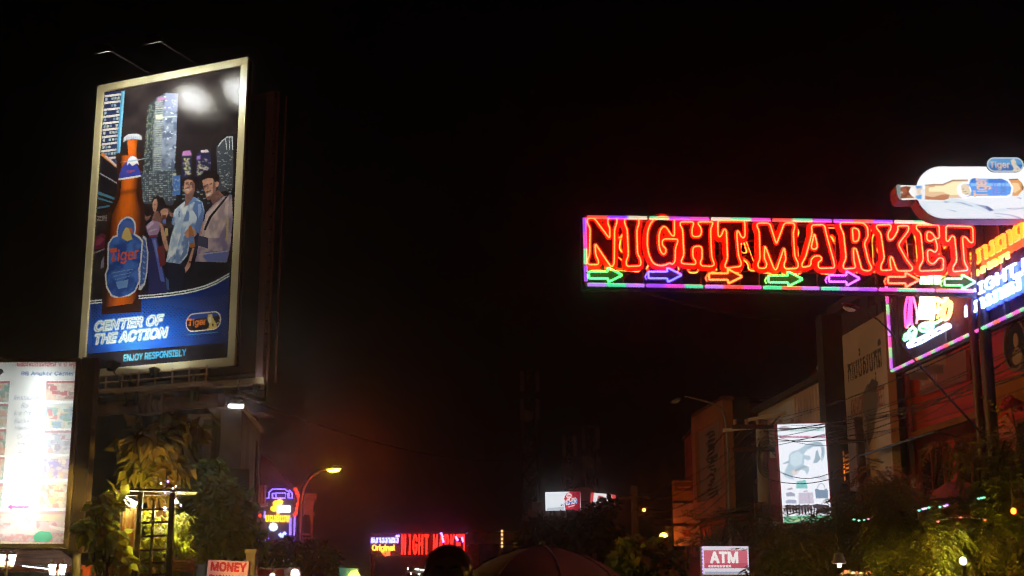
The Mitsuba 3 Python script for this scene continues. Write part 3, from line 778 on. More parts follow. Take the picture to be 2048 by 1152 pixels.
def flood(F, u, v, n, aim, label, power, arm=None, w=.34, group=None, tint=(1, .95, .80)):
    """a floodlight: finned housing, glass front that shines along `aim`, bracket and arm"""
    t = thing('floodlight', label, 'floodlight', group)
    a = np.asarray(aim, float); a /= np.linalg.norm(a)
    c = F.P(u, v, n)
    s = np.cross(a, [0, 0, 1.0]); s /= np.linalg.norm(s)
    h = np.cross(s, a)
    M = np.eye(4); M[:3, 0], M[:3, 1], M[:3, 2], M[:3, 3] = s, a, h, c
    shell = trimesh.creation.box((w, .12, w * .72))
    shell.vertices[:] = [[x * (1 if y > 0 else .72), y, z * (1 if y > 0 else .62)] for x, y, z in shell.vertices]
    fins = [boxm((k * w * .16, -.085, 0), (.012, .05, w * .36)) for k in (-2, -1, 0, 1, 2)]
    rim = [boxm((0, .066, sg * w * .355), (w * 1.04, .03, .02)) for sg in (-1, 1)] + [boxm((sg * w * .51, .066, 0), (.02, .03, w * .72)) for sg in (-1, 1)]
    glass = sheet(-w * .46, w * .46, -w * .31, w * .31, 0)
    glass.apply_transform(trimesh.transformations.rotation_matrix(-math.pi / 2, [1, 0, 0])); glass.apply_translation((0, .064, 0))
    for m in [shell] + fins + rim + [glass]:
        m.apply_transform(M)
    put(t, 'housing', [shell] + fins + rim, matte((.03, .028, .028)))
    if glass.face_normals[0] @ a < 0:
        glass.invert()
    put(t, 'lens', glass, matte((.8, .8, .8)), glow=[power * q for q in tint], pick=4)
    if arm is not None:
        put(t, 'arm', rod(arm, c - a * .06, .014), matte((.02, .018, .018)))
    return t


def lamp_uv(x, y, L):
    u, v = FB.px(x, y)
    return u, v


for x, y, nm in ((300, 148, 'left'), (397, 131, 'right')):
    u, v = FB.px(x, y)
    flood(FB, u, v + .02, 1.62, FB.P(u, V1 - 3.1, 0) - FB.P(u, v, 1.62),
          'small floodlight at the end of the %s thin arm over the beer poster' % nm, 560, FB.P(u, v, -.05), group=None)
for x, nm in ((262, 'dark floodlight under the poster foot seen from behind, tilted up at the beer poster'), (345, 'second floodlight on the catwalk rail, right of the dark one under the beer poster')):
    u = FB.px(x, 742)[0]
    flood(FB, u, V0 + (.10 if x < 300 else -.12), .62, FB.P(u + .2, V0 + 2.9, 0) - FB.P(u, V0, .62), nm, 300, FB.P(u, V0 - .22, .3), w=.30 if x < 300 else .2)
flood(FB, BW - .25, V0 - .32, -1.15, FB.P(BW + .1, V0 + 2.5, -1.3) - FB.P(BW - .25, V0 - .32, -1.15), 'small floodlight at the foot of the rear board, shining up its frame', 20, FB.P(BW - .25, V0 - .5, -1.2), w=.18, tint=(1, .9, .85))
u, v = FB.px(483, 808)
flood(FB, u, v, .2, np.array([.05, -.22, -.95]), 'bright greenish white floodlight hanging under the right end of the billboard catwalk', 420, FB.P(u, V0 - .35, .1), w=.34, tint=(.80, 1.0, .95))

# ================================================================ lit directory sign at the left edge
Y = 18.0
FD = Frame((at(0, 900, Y)[0], Y, 0), 0.0)
ds = thing('directory_sign', 'backlit shopping centre directory in a dark frame on a post, cut by the photo edge', 'lightbox sign')
a, b = FD.px(-120, 1096), FD.px(163, 717)
DU0, DV0, DU1, DV1 = a[0], a[1], FD.px(136, 1090)[0], FD.px(163, 717)[1]
fw = .05
ribbon_frame(FD, ds, DU0, DU1, DV0, DV1, fw, -.16, .03, grained('dim_frame', (.16, .14, .10), (.10, .085, .065), 2, .5, .3))
put(ds, 'light_box', [FD.box(DU0 + .01, DU1 - .01, DV0 + .01, DV1 - .01, -.30, -.28)] + [FD.box(*q, -.28, -.162) for q in ((DU0 + .01, DU0 + .03, DV0 + .01, DV1 - .01), (DU1 - .03, DU1 - .01, DV0 + .01, DV1 - .01), (DU0 + .03, DU1 - .03, DV0 + .01, DV0 + .03), (DU0 + .03, DU1 - .03, DV1 - .03, DV1 - .01))], matte((.8, .8, .8)))
for x, y0, y1, pw in ((76, 745, 1068, 16), (22, 930, 1072, 13), (140, 760, 1070, 2.7), (-40, 740, 1070, 5)):
    u = FD.px(x, (y0 + y1) / 2)[0]
    put(ds, 'fluorescent_tube', rod(FD.P(u, FD.px(x, y1)[1], -.17), FD.P(u, FD.px(x, y0)[1], -.17), .016), matte((.8, .8, .8)), glow=(pw, pw * 1.04, pw * 1.0), pick=3)


def directory_art(F):
    rng = random.Random(8)
    W = (.86, .90, .90)
    L = [(W, sbox(DU0 + fw, DV0 + fw, DU1 - fw, DV1 - fw))]
    L.append(((.62, .10, .13), fit(F, khmer('មជណលពាណិជកម~ ប^ ប^ អង_គរ'), 33, 737, 156, 722)))
    L.append(((.12, .20, .50), fit(F, text('BB Angkor Center'), 42, 753, 149, 743)))
    L.append(((.05, .05, .07), F.pg([(-14, 738), (4, 738), (8, 744), (-2, 752), (-14, 750)])))
    for k, s in enumerate(('Restaurant', 'Bar', 'Ice Cream', 'Bucket', 'Massage', 'Craft', 'Jewelry', 'Art', 'Souvenir')):
        x = (27, 42, 27, 28, 28, 33, 30, 34, 20)[k]
        g = fit(F, text(s, False), x, 800 + k * 15.4, x + 5.6 * len(s), 791 + k * 15.4, slant=14)
        L.append(((.30, .34, .48), g))

    def snapshot(x0, y0, x1, y1, seed, base, inks):
        base, inks = [tuple(.80 * v + .14 for v in c) for c in ([base] + inks)][0], [tuple(.82 * v + .12 for v in c) for c in inks]
        r = random.Random(seed)
        q = orect(F, x0, y0, x1, y1)
        L.append((film('picture_film_%d' % seed, base, inks[1], 26 if seed < 30 else 12), q))
        for k in range(20):
            w, h = r.uniform(.05, .34) * (x1 - x0), r.uniform(.05, .34) * (y1 - y0)
            x, y = r.uniform(x0, x1 - w), r.uniform(y0 + (y1 - y0) * .1, y1 - h)
            c = r.choice(inks) if k % 2 else film('picture_film_%da' % seed, inks[2], inks[3], 30)
            if k % 3 == 2:
                g = circ(F, x + w / 2, y + h / 2, min(w, h) * .5)
            else:
                s = r.uniform(-.25, .25) * w
                g = F.pg([(x + s, y), (x + w + s, y + r.uniform(-2, 2)), (x + w, y + h), (x, y + h)])
            L.append((c, g.intersection(q)))
        L.append((inks[0], orect(F, x0, y0, x1, y0 + (y1 - y0) * .10).intersection(q)))
    snapshot(90, 762, 158, 801, 1, (.60, .44, .40), [(.50, .12, .14), (.70, .56, .40), (.62, .50, .46), (.74, .64, .55), (.40, .22, .22)])
    snapshot(88, 807, 156, 857, 2, (.66, .72, .66), [(.60, .66, .66), (.72, .60, .48), (.30, .48, .36), (.34, .48, .62), (.70, .34, .22), (.55, .24, .28)])
    snapshot(85, 861, 153, 908, 3, (.62, .60, .64), [(.52, .30, .34), (.50, .56, .66), (.70, .70, .72), (.44, .42, .52), (.60, .48, .50)])
    snapshot(80, 913, 150, 958, 5, (.66, .62, .68), [(.70, .66, .60), (.34, .34, .66), (.66, .54, .38), (.52, .44, .66), (.80, .74, .66)])
    snapshot(78, 964, 147, 1016, 6, (.74, .70, .58), [(.80, .80, .70), (.62, .36, .32), (.72, .58, .36), (.66, .68, .62), (.78, .74, .62)])
    for k, (y0, y1) in enumerate(((762, 804), (808, 855), (858, 910), (914, 960), (966, 1014))):
        snapshot(-60, y0, 20 - k * 3.4, y1, 20 + k, (.55, .52, .46), [(.46, .12, .16), (.16, .36, .30), (.62, .30, .26), (.56, .44, .34), (.24, .30, .26)])
    snapshot(-110, 1022, 142, 1089, 33, (.66, .52, .52), [(.62, .40, .42), (.70, .62, .42), (.60, .28, .30), (.55, .50, .52), (.72, .56, .56)])
    L.append(((.12, .56, .36), F.pg([(66, 1072), (78, 1062), (100, 1064), (106, 1074), (98, 1084), (70, 1084)])))
    L.append(((.82, .78, .76), F.pg([(98, 1050), (140, 1058), (140, 1066), (100, 1056)])))
    L.append(((.70, .12, .36), F.pg([(14, 1014), (24, 1008), (24, 1012), (58, 1012), (58, 1016), (24, 1016), (24, 1020)])))
    ins = sbox(DU0 + fw, DV0 + fw, DU1 - fw, DV1 - fw)
    return [(i, g.intersection(ins)) for i, g in L]


print_on(FD, ds + '__face', directory_art(FD), 0.0, lucent)
p0 = FD.px(180, 716); p1 = FD.px(152, 1092)
put(ds, 'post', [FD.box(DU1 + .01, DU1 + .18, DV0 - .05, DV1 + .02, -.25, -.02)], grained('post_paint', (.05, .043, .046), (.036, .030, .034), 1.5, .45, .2))
put(ds, 'pipe', tube([FD.P(DU1 + .08, 0, -.12), FD.P(DU1 + .08, DV0 - .03, -.12)], .055, 16), GALV, smooth=30)
put(ds, 'pipe', tube([FD.P(DU0 + .3, 0, -.12), FD.P(DU0 + .3, DV0 - .001, -.12)], .055, 16), GALV, smooth=30)


# ================================================================ neon market sign over the street
a4 = math.radians(3.9)
o = at(1167, 500, 14.0); FN = Frame((o[0], o[1], 0), a4)
nm = thing('night_market_sign', 'long red neon night market sign with a row of coloured arrows, reaching over the street', 'neon sign')
LET_RED = grained('letter_red', (.70, .05, .03), (.58, .035, .02), 6, .4)
LET_FACE = grained('letter_face', (.045, .010, .009), (.03, .008, .008), 6, .35)


def z6(pts): return [(1140 + x / 4.096, 400 + y / 4.096) for x, y in pts]
def z7(pts): return [(1600 + x / 2.304, 280 + y / 2.304) for x, y in pts]


LETTERS = [
    ('n', z6, [[(145, 150), (200, 150), (325, 320), (325, 225), (310, 200), (310, 150), (385, 150), (385, 185), (365, 240), (362, 520), (345, 548), (325, 535), (205, 355), (210, 450), (235, 500), (230, 530), (150, 530), (140, 500), (160, 450), (165, 230), (140, 185)]]),
    ('i', z6, [[(450, 150), (560, 150), (568, 190), (548, 240), (552, 440), (580, 490), (580, 540), (465, 545), (458, 505), (478, 455), (468, 240), (445, 190)]]),
    ('g', z6, [[(855, 148), (855, 300), (830, 290), (790, 225), (765, 215), (740, 245), (728, 290), (728, 370), (740, 420), (765, 450), (785, 430), (785, 400), (755, 370), (755, 335), (775, 318), (885, 322), (880, 350), (862, 400), (862, 500), (840, 530), (815, 515), (780, 535), (730, 540), (680, 520), (645, 450), (632, 370), (635, 260), (655, 200), (690, 155), (745, 133), (790, 140), (830, 158)]]),
    ('h', z6, [[(905, 180), (1010, 180), (1012, 200), (998, 240), (1000, 290), (1020, 303), (1065, 298), (1078, 260), (1072, 230), (1050, 200), (1050, 180), (1168, 180), (1168, 200), (1150, 240), (1160, 470), (1185, 530), (1160, 545), (1075, 540), (1065, 510), (1082, 480), (1080, 390), (1060, 378), (1020, 382), (1005, 400), (1005, 470), (1030, 500), (1028, 530), (915, 522), (910, 495), (932, 455), (922, 240), (900, 205)]]),
    ('t', z6, [[(1210, 170), (1430, 170), (1435, 290), (1420, 315), (1400, 300), (1385, 265), (1370, 250), (1365, 280), (1380, 460), (1405, 520), (1395, 545), (1280, 560), (1265, 540), (1290, 480), (1280, 250), (1262, 235), (1240, 290), (1225, 305), (1212, 290)]]),
    ('m', z6, [[(1535, 190), (1635, 190), (1690, 365), (1755, 188), (1835, 190), (1842, 225), (1828, 260), (1840, 460), (1870, 520), (1865, 560), (1760, 565), (1750, 530), (1768, 490), (1755, 385), (1690, 575), (1670, 565), (1595, 370), (1590, 480), (1612, 520), (1605, 560), (1545, 560), (1535, 525), (1555, 490), (1550, 260), (1530, 215)]]),
    ('a', z7, [[(52, 392), (112, 390), (120, 430), (155, 560), (160, 590), (85, 592), (82, 565), (102, 550), (92, 534), (68, 534), (50, 552), (50, 580), (10, 588), (8, 570), (25, 540), (55, 430)], [(66, 428), (80, 490), (72, 505), (50, 500)]]),
    ('r', z7, [[(185, 380), (290, 382), (310, 400), (314, 445), (295, 475), (315, 560), (332, 590), (318, 605), (285, 600), (258, 500), (245, 500), (248, 560), (258, 590), (200, 595), (198, 575), (212, 545), (200, 430), (185, 402)], [(240, 405), (268, 410), (274, 440), (266, 466), (245, 470)]]),
    ('k', z7, [[(350, 392), (420, 390), (418, 410), (404, 430), (408, 462), (428, 456), (452, 414), (448, 396), (500, 395), (500, 418), (452, 482), (492, 555), (520, 590), (512, 604), (448, 604), (440, 585), (422, 535), (414, 545), (416, 580), (424, 600), (372, 602), (372, 578), (388, 545), (372, 430), (354, 410)]]),
    ('e', z7, [[(535, 392), (640, 392), (642, 452), (626, 456), (604, 424), (584, 424), (584, 462), (602, 468), (622, 452), (634, 500), (622, 520), (602, 506), (586, 510), (590, 562), (614, 574), (640, 542), (660, 546), (660, 600), (550, 605), (550, 582), (568, 555), (556, 430), (536, 412)]]),
    ('t', z7, [[(672, 395), (795, 400), (798, 470), (785, 475), (762, 446), (748, 448), (756, 560), (776, 600), (705, 608), (703, 588), (722, 555), (712, 446), (698, 442), (684, 468), (672, 465)]])]
NEON_RED = (27.0, .62, .10)
for nme, z, loops in LETTERS:
    lp = [soft([FN.px(*q) for q in z(l)]) for l in loops]
    g = Polygon(lp[0], [l[::-1] for l in lp[1:]]).buffer(0)
    key = put(nm, 'letter', FN.ext(g.buffer(.042), -.045, -.028), LET_RED)
    put(key, 'letter_face', FN.ext(g.buffer(-.020), -.027, -.006), LET_FACE)
    put(key, 'neon_tube', cat([FN.line(l, .0066, .004, 6, True) for l in lp]), matte((.8, .7, .6)), glow=NEON_RED, pick=.6)

# the far side of the sign carries the same letters, read from up the street; their tubes peep out between the near ones
mid_u = (FN.px(1170, 500)[0] + FN.px(1946, 500)[0]) / 2
for nme, z, loops in LETTERS:
    bk = [[(2 * mid_u - a, b - .012) for a, b in soft([FN.px(*q) for q in z(l)])] for l in loops]
    g = Polygon(bk[0], bk[1:]).buffer(0)
    key = put(nm, 'back_letter', FN.ext(g.buffer(-.012), -.150, -.125), LET_FACE)
    put(key, 'neon_tube', cat([FN.line(l, .0066, -.165, 6, True) for l in bk]), matte((.8, .7, .6)), glow=(60.0, 1.0, .10), pick=.9)  # mostly out of view; brighter than the near tubes, lighting the fronts behind
NEON = {'green': (.10, 3.2, .30), 'blue': (.22, .25, 5.0), 'red': (8, .30, .05), 'purple': (1.7, .2, 3.6), 'orange': (8, .42, .05)}
for x, y, c, w in ((1178, 550, 'green', 67), (1297, 550, 'blue', 67), (1418, 553, 'orange', 67), (1537, 558, 'green', 69), (1658, 557, 'purple', 62), (1776, 560, 'red', 62), (1889, 564, 'green', 62)):
    h = 8.5
    shp = [(x, y - 6.5), (x + w * .56, y - 6.5), (x + w * .56, y - 15), (x + w, y), (x + w * .58, y + 14), (x + w * .56, y + 6.5), (x, y + 6.5)]
    key = put(nm, 'arrow', FN.ext(FN.pg(shp).buffer(.018), -.06, -.04), matte((.05, .05, .05)), label='%s neon arrow pointing right' % c)
    p = [FN.px(*q) for q in shp]
    d = []
    for i in range(len(p)):
        q, r = np.array(p[i]), np.array(p[(i + 1) % len(p)])
        d += [q + (r - q) * t for t in (.04, .5, .96)]
    put(key, 'neon_tube', FN.line(d, .0098, .0, 6, True), matte((.8, .8, .8)), glow=[v * 1.5 for v in NEON[c]])
    e = [FN.px(x - 2, y - 5), FN.px(x - 6, y + 2), FN.px(x - 3, y + 8)]
    put(key, 'tube_return', FN.line(e, .007, -.03), matte((.8, .8, .8)), glow=[q * .7 for q in NEON[c]])

LED = [(.50, .22, .95), (.14, .05, .95), (.04, .78, .36), (.85, .06, .55), (.34, .06, .85), (.62, .66, .5), (.95, .08, .05)]


def led_strip(F, parent, p, q, seq, seg, r=.019, n=0.0, gaps=0.06):
    """a string of square section LED tubes between (u, v) points p and q, colours in the order of seq"""
    p, q = np.array(p), np.array(q)
    Ln = np.linalg.norm(q - p)
    k = max(1, round(Ln / seg))
    ms = {}
    for i in range(k):
        a, b = p + (q - p) * (i + gaps * (i % 3 == 0)) / k, p + (q - p) * (i + 1 - gaps * (i % 3 == 2)) / k
        ms.setdefault(seq[i % len(seq)], []).append(F.line([a, (a + b) / 2, b], r, n, 6))
    key = free(parent + '__led_strip')
    put(parent, 'led_strip', F.line([p, q], r * .9, n - r * 1.9, 4), matte((.1, .1, .1)))
    for c, m in sorted(ms.items()):
        put(key, '%03d' % c, m, matte((.8, .8, .8)), glow=LED[c], exact=True)


P = lambda x, y: FN.px(x, y)
led_strip(FN, nm, P(1172, 434), P(1948, 446), [6, 1, 5, 2, 4, 3, 5, 2, 3, 6, 2, 4, 4], .215)
led_strip(FN, nm, P(1169, 434), P(1172, 562), [4, 3, 2, 4], .16)
led_strip(FN, nm, P(1173, 569), P(1947, 582), [0, 2, 0, 4, 3, 2, 0, 6, 3, 2, 6], .205)
grid = [rod(FN.P(*P(1170 + k * 39, 437 + k * .7), -.09), FN.P(*P(1171 + k * 39, 566 + k * .65), -.09), .006, 5) for k in range(21)]
grid += [rod(FN.P(*P(1168, 440 + k * 31), -.10), FN.P(*P(1950, 454 + k * 31), -.10), .006, 5) for k in range(5)]
put(nm, 'mesh_panel', grid, DARK_IRON)
put(nm, 'sign_frame', [bar(FN.P(*P(1166, 430 + k * 141), -.12), FN.P(*P(1960, 444.5 + k * 140), -.12), .05) for k in (0, 1)] + [bar(FN.P(*P(x, 431), -.12), FN.P(*P(x + 3, 571), -.12), .04) for x in (1167, 1420, 1680, 1955)], DARK_IRON)
rw = random.Random(5)
for k in range(26):
    x, y = rw.uniform(1180, 1900), rw.uniform(450, 530)
    q = [(x, y), (x + rw.uniform(-10, 25), y + rw.uniform(8, 24)), (x + rw.uniform(-10, 40), y + rw.uniform(0, 45))]
    put(nm, 'loose_wire', FN.line(chaikin([FN.px(*w) for w in q], 2, False), .0035, -.08, 4), matte((.12, .03, .03)))

# ---------------------------------------------------------------- the post that carries it
sp = thing('sign_post', 'pair of tall dark steel posts carrying the red neon sign and the bottle lightbox', 'post')
q = FN.px(1966, 450); base = FN.P(q[0], 0, -.16)
put(sp, 'post', tube([base + [0, 0, 0], base + [0, 0, 5.72]], .060, 16), grained('post_dark', (.07, .045, .045), (.045, .03, .03), 3, .5, .3), smooth=30)
base2 = FN.P(q[0] - .065, 0, -.30)
put(sp, 'post', tube([base2, base2 + [0, 0, 5.6]], .045, 16), DARK_IRON, smooth=30)
put(sp, 'stay', [rod(base + [0, 0, z], base2 + [0, 0, z], .02) for z in (1, 2.4, 3.8, 5.2)], DARK_IRON)

# ---------------------------------------------------------------- neon sign along the shops
o = at(1783, 742, 17.0); FS = Frame((o[0], o[1], 0), math.atan2(-1, .098))
ss = thing('shop_neon_sign', 'neon sign of a shopper figure with yellow and white lettering, framed by striped LED tubes', 'neon sign')
SV0 = FS.px(1783, 742)[1]; SV1 = SV0 + 1.10
SU1 = FS.px(2048, 615)[0] + 2.6
put(ss, 'back_panel', FS.box(-.02, SU1 + .02, SV0 - .02, SV1 + .02, -.16, -.12), matte((.035, .02, .03)))
put(ss, 'sign_frame', [FS.box(-.03, SU1 + .03, v, v + .04, -.12, -.07) for v in (SV0 - .03, SV1)] + [FS.box(u, u + .04, SV0, SV1, -.12, -.07) for u in (-.03, 1.5, 3.0, SU1 - .01)], DARK_IRON)
led_strip(FS, ss, (0, SV0), (2.55, SV0), [2, 4, 3, 2, 4, 3, 6], .13, .02)
led_strip(FS, ss, (2.62, SV0), (SU1, SV0), [2, 0, 6, 4, 2, 3], .15, .02)
led_strip(FS, ss, (0, SV0 + .02), (0, SV1), [4, 2, 3, 0], .13, .02)


def z5(pts): return [(1760 + x / 5.235, 540 + y / 5.235) for x, y in pts]


def neon_run(F, t, name, z, runs, c, r=.009, closed=False, n=0.0, **kw):
    r, c = r * 1.8, [v * .95 for v in c]
    put(t, name, [F.line(chaikin([F.px(*q) for q in z(p)], 2, closed), r, n, 6, closed) for p in runs], matte((.8, .8, .8)), glow=c, **kw)


neon_run(FS, ss, 'scarf_outline', z5, [[(275, 240), (290, 220), (310, 250), (285, 290), (265, 380), (262, 480), (270, 600), (290, 600), (300, 480), (305, 380), (320, 260)],
         [(330, 230), (350, 300), (380, 400), (392, 500), (380, 560)], [(290, 520), (310, 590), (330, 480)], [(325, 270), (330, 400), (325, 520), (345, 590)]], (3.2, .12, 1.0), .008)
neon_run(FS, ss, 'hat_outline', z5, [[(430 + k * 42, 150), (432 + k * 43, 90 - k * 3), (450 + k * 43, 45), (470 + k * 42, 60), (466 + k * 42, 150)] for k in range(5)], (.8, 3.6, 2.0), .009)
neon_run(FS, ss, 'coat_outline', z5, [[(440 + k * 20, 230), (428 + k * 22, 330), (420 + k * 24, 430), (420 + k * 22, 520)] for k in range(7)], (13, 9.0, 4.4), .010)
neon_run(FS, ss, 'coat_outline', z5, [[(450, 230), (600, 220), (680, 240), (700, 300)], [(430, 330), (560, 290), (640, 330), (700, 320)], [(425, 430), (540, 380), (600, 450), (640, 400)]], (13, 9.5, 3.4), .011)
neon_run(FS, ss, 'sleeve_outline', z5, [[(690, 240), (705, 300), (690, 350)], [(600, 330), (660, 340), (640, 420), (600, 500)], [(570, 260), (620, 300), (600, 420)]], (9, 2.2, .3), .008)
neon_run(FS, ss, 'bag_outline', z5, [[(655, 335), (765, 320), (722, 525), (640, 510)], [(690, 360), (740, 350), (715, 500), (660, 490)]], (14, 3.0, .5), .009, True)
neon_run(FS, ss, 'bag_outline', z5, [[(660, 400), (700, 370), (740, 380)]], (14, 3.4, .5), .008)
neon_run(FS, ss, 'foot_outline', z5, [[(410, 600), (440, 560), (520, 560), (560, 580), (540, 620), (460, 645), (420, 630)], [(290, 660), (330, 600), (380, 620), (370, 690), (310, 740)], [(250, 720), (270, 660), (300, 700), (260, 740)]], (.35, 4.0, 1.5), .010, True)
neon_run(FS, ss, 'foot_outline', z5, [[(520, 550), (580, 560), (640, 520)], [(300, 640), (320, 700), (360, 650)], [(440, 590), (500, 600), (530, 580)]], (.4, 4.0, 1.3), .010)
neon_run(FS, ss, 'base_outline', z5, [[(285, 790), (300, 760), (340, 770), (380, 710), (400, 760), (440, 700), (480, 720), (520, 650), (560, 690), (600, 600), (660, 620), (720, 560), (740, 590)],
         [(300, 810), (360, 790), (440, 760), (540, 700), (640, 650), (735, 600)], [(290, 770), (360, 740), (460, 690), (580, 630), (700, 565)]], (1.6, 2.2, 4.6), .0085)
# lettering of the neon sign: two languages
tu = 2.36
gy = place(khmer('សារពាណិជ រាតរី'), tu, SV0 + .68, tu + 2.9, .165)
put(ss, 'lettering', FS.ext(gy, -.01, .012), matte((.8, .7, .3)), glow=(4.4, .60, .03), label='yellow neon lettering in Khmer script')
go = place(khmer('សារពាណិជ រាតរី').buffer(.16), tu - .03, SV0 + .655, tu + 2.93, .165)
put(ss, 'lettering', FS.ext(go, -.06, -.04), matte((.7, .12, .04)), glow=(2.2, .12, .015), label='red glow of the yellow lettering, added as a lit shape behind it')  # widened letters glow red to imitate the halo round the lettering
put(ss, 'lettering', FS.ext(place(khmer('រអងក'), tu, SV0 + .56, tu + 1.0, .07), -.01, .01), matte((.8, .4, .2)), glow=(12, 3.2, .3))
for s_, a__, b__, v__ in ((text('NIGHT MARKET', False), tu, tu + 2.7, SV0 + .36), (khmer('សាររាតរី'), tu - .12, tu + 1.25, SV0 + .20)):
    put(ss, 'lettering', FS.ext(place(s_, a__, v__, b__, .12).buffer(.020), -.07, -.05), matte((.1, .15, .5)), glow=(.06, .12, 2.0), label='blue glow of the white lettering, added as a lit shape behind it')  # blue spill of the lettering, built as widened letters that glow
put(ss, 'lettering', FS.ext(place(text('NIGHT MARKET', False), tu, SV0 + .36, tu + 2.7, .12).buffer(.002), -.01, .012), matte((.7, .8, .9)), glow=(2.4, 4.4, 13), label='white blue neon lettering, upper line')
put(ss, 'lettering', FS.ext(place(khmer('សាររាតរី'), tu - .12, SV0 + .20, tu + 1.25, .12).buffer(.002), -.01, .012), matte((.7, .8, .9)), glow=(2.0, 3.8, 12.5), label='white blue neon lettering, lower line')

# ---------------------------------------------------------------- bottle lightbox
Y = 13.2
FL = Frame((at(1860, 400, Y)[0], Y, 0), 0.0)
bx = thing('bottle_lightbox', 'white rounded lightbox with a lying beer bottle, neck poking out of its end', 'lightbox sign')
c0, c1 = FL.px(1886, 384.5), FL.px(2140, 385)
R = abs(FL.px(1886, 331.5)[1] - FL.px(1886, 437.8)[1]) / 2
stad = LineString([c0, c1]).buffer(R, 24)
def zl(pts): return [(1780 + x / 7.2, 300 + y / 7.2) for x, y in pts]
neck = FL.pg(zl([(85, 520), (110, 488), (150, 500), (380, 505), (480, 510), (480, 722), (390, 718), (180, 728), (130, 715), (95, 640)]))
badge = LineString([FL.px(*zl([(1490, 225)])[0]), FL.px(*zl([(1800, 225)])[0])]).buffer(abs(FL.px(0 + 1780, 331)[1] - FL.px(1780, 317.2)[1]) * 1.06, 16)
shape = unary_union([stad, neck])
put(bx, 'box', FL.ext(shape, -.22, -.004), matte((.25, .25, .26)))
put(bx, 'badge_box', FL.ext(badge.buffer(-.002), .006, .03), matte((.2, .25, .3)))
put(bx, 'bracket', bar(FL.P(c0[0] + .2, c0[1], -.26), FL.P(c1[0], c1[1], -.26), .07), DARK_IRON)


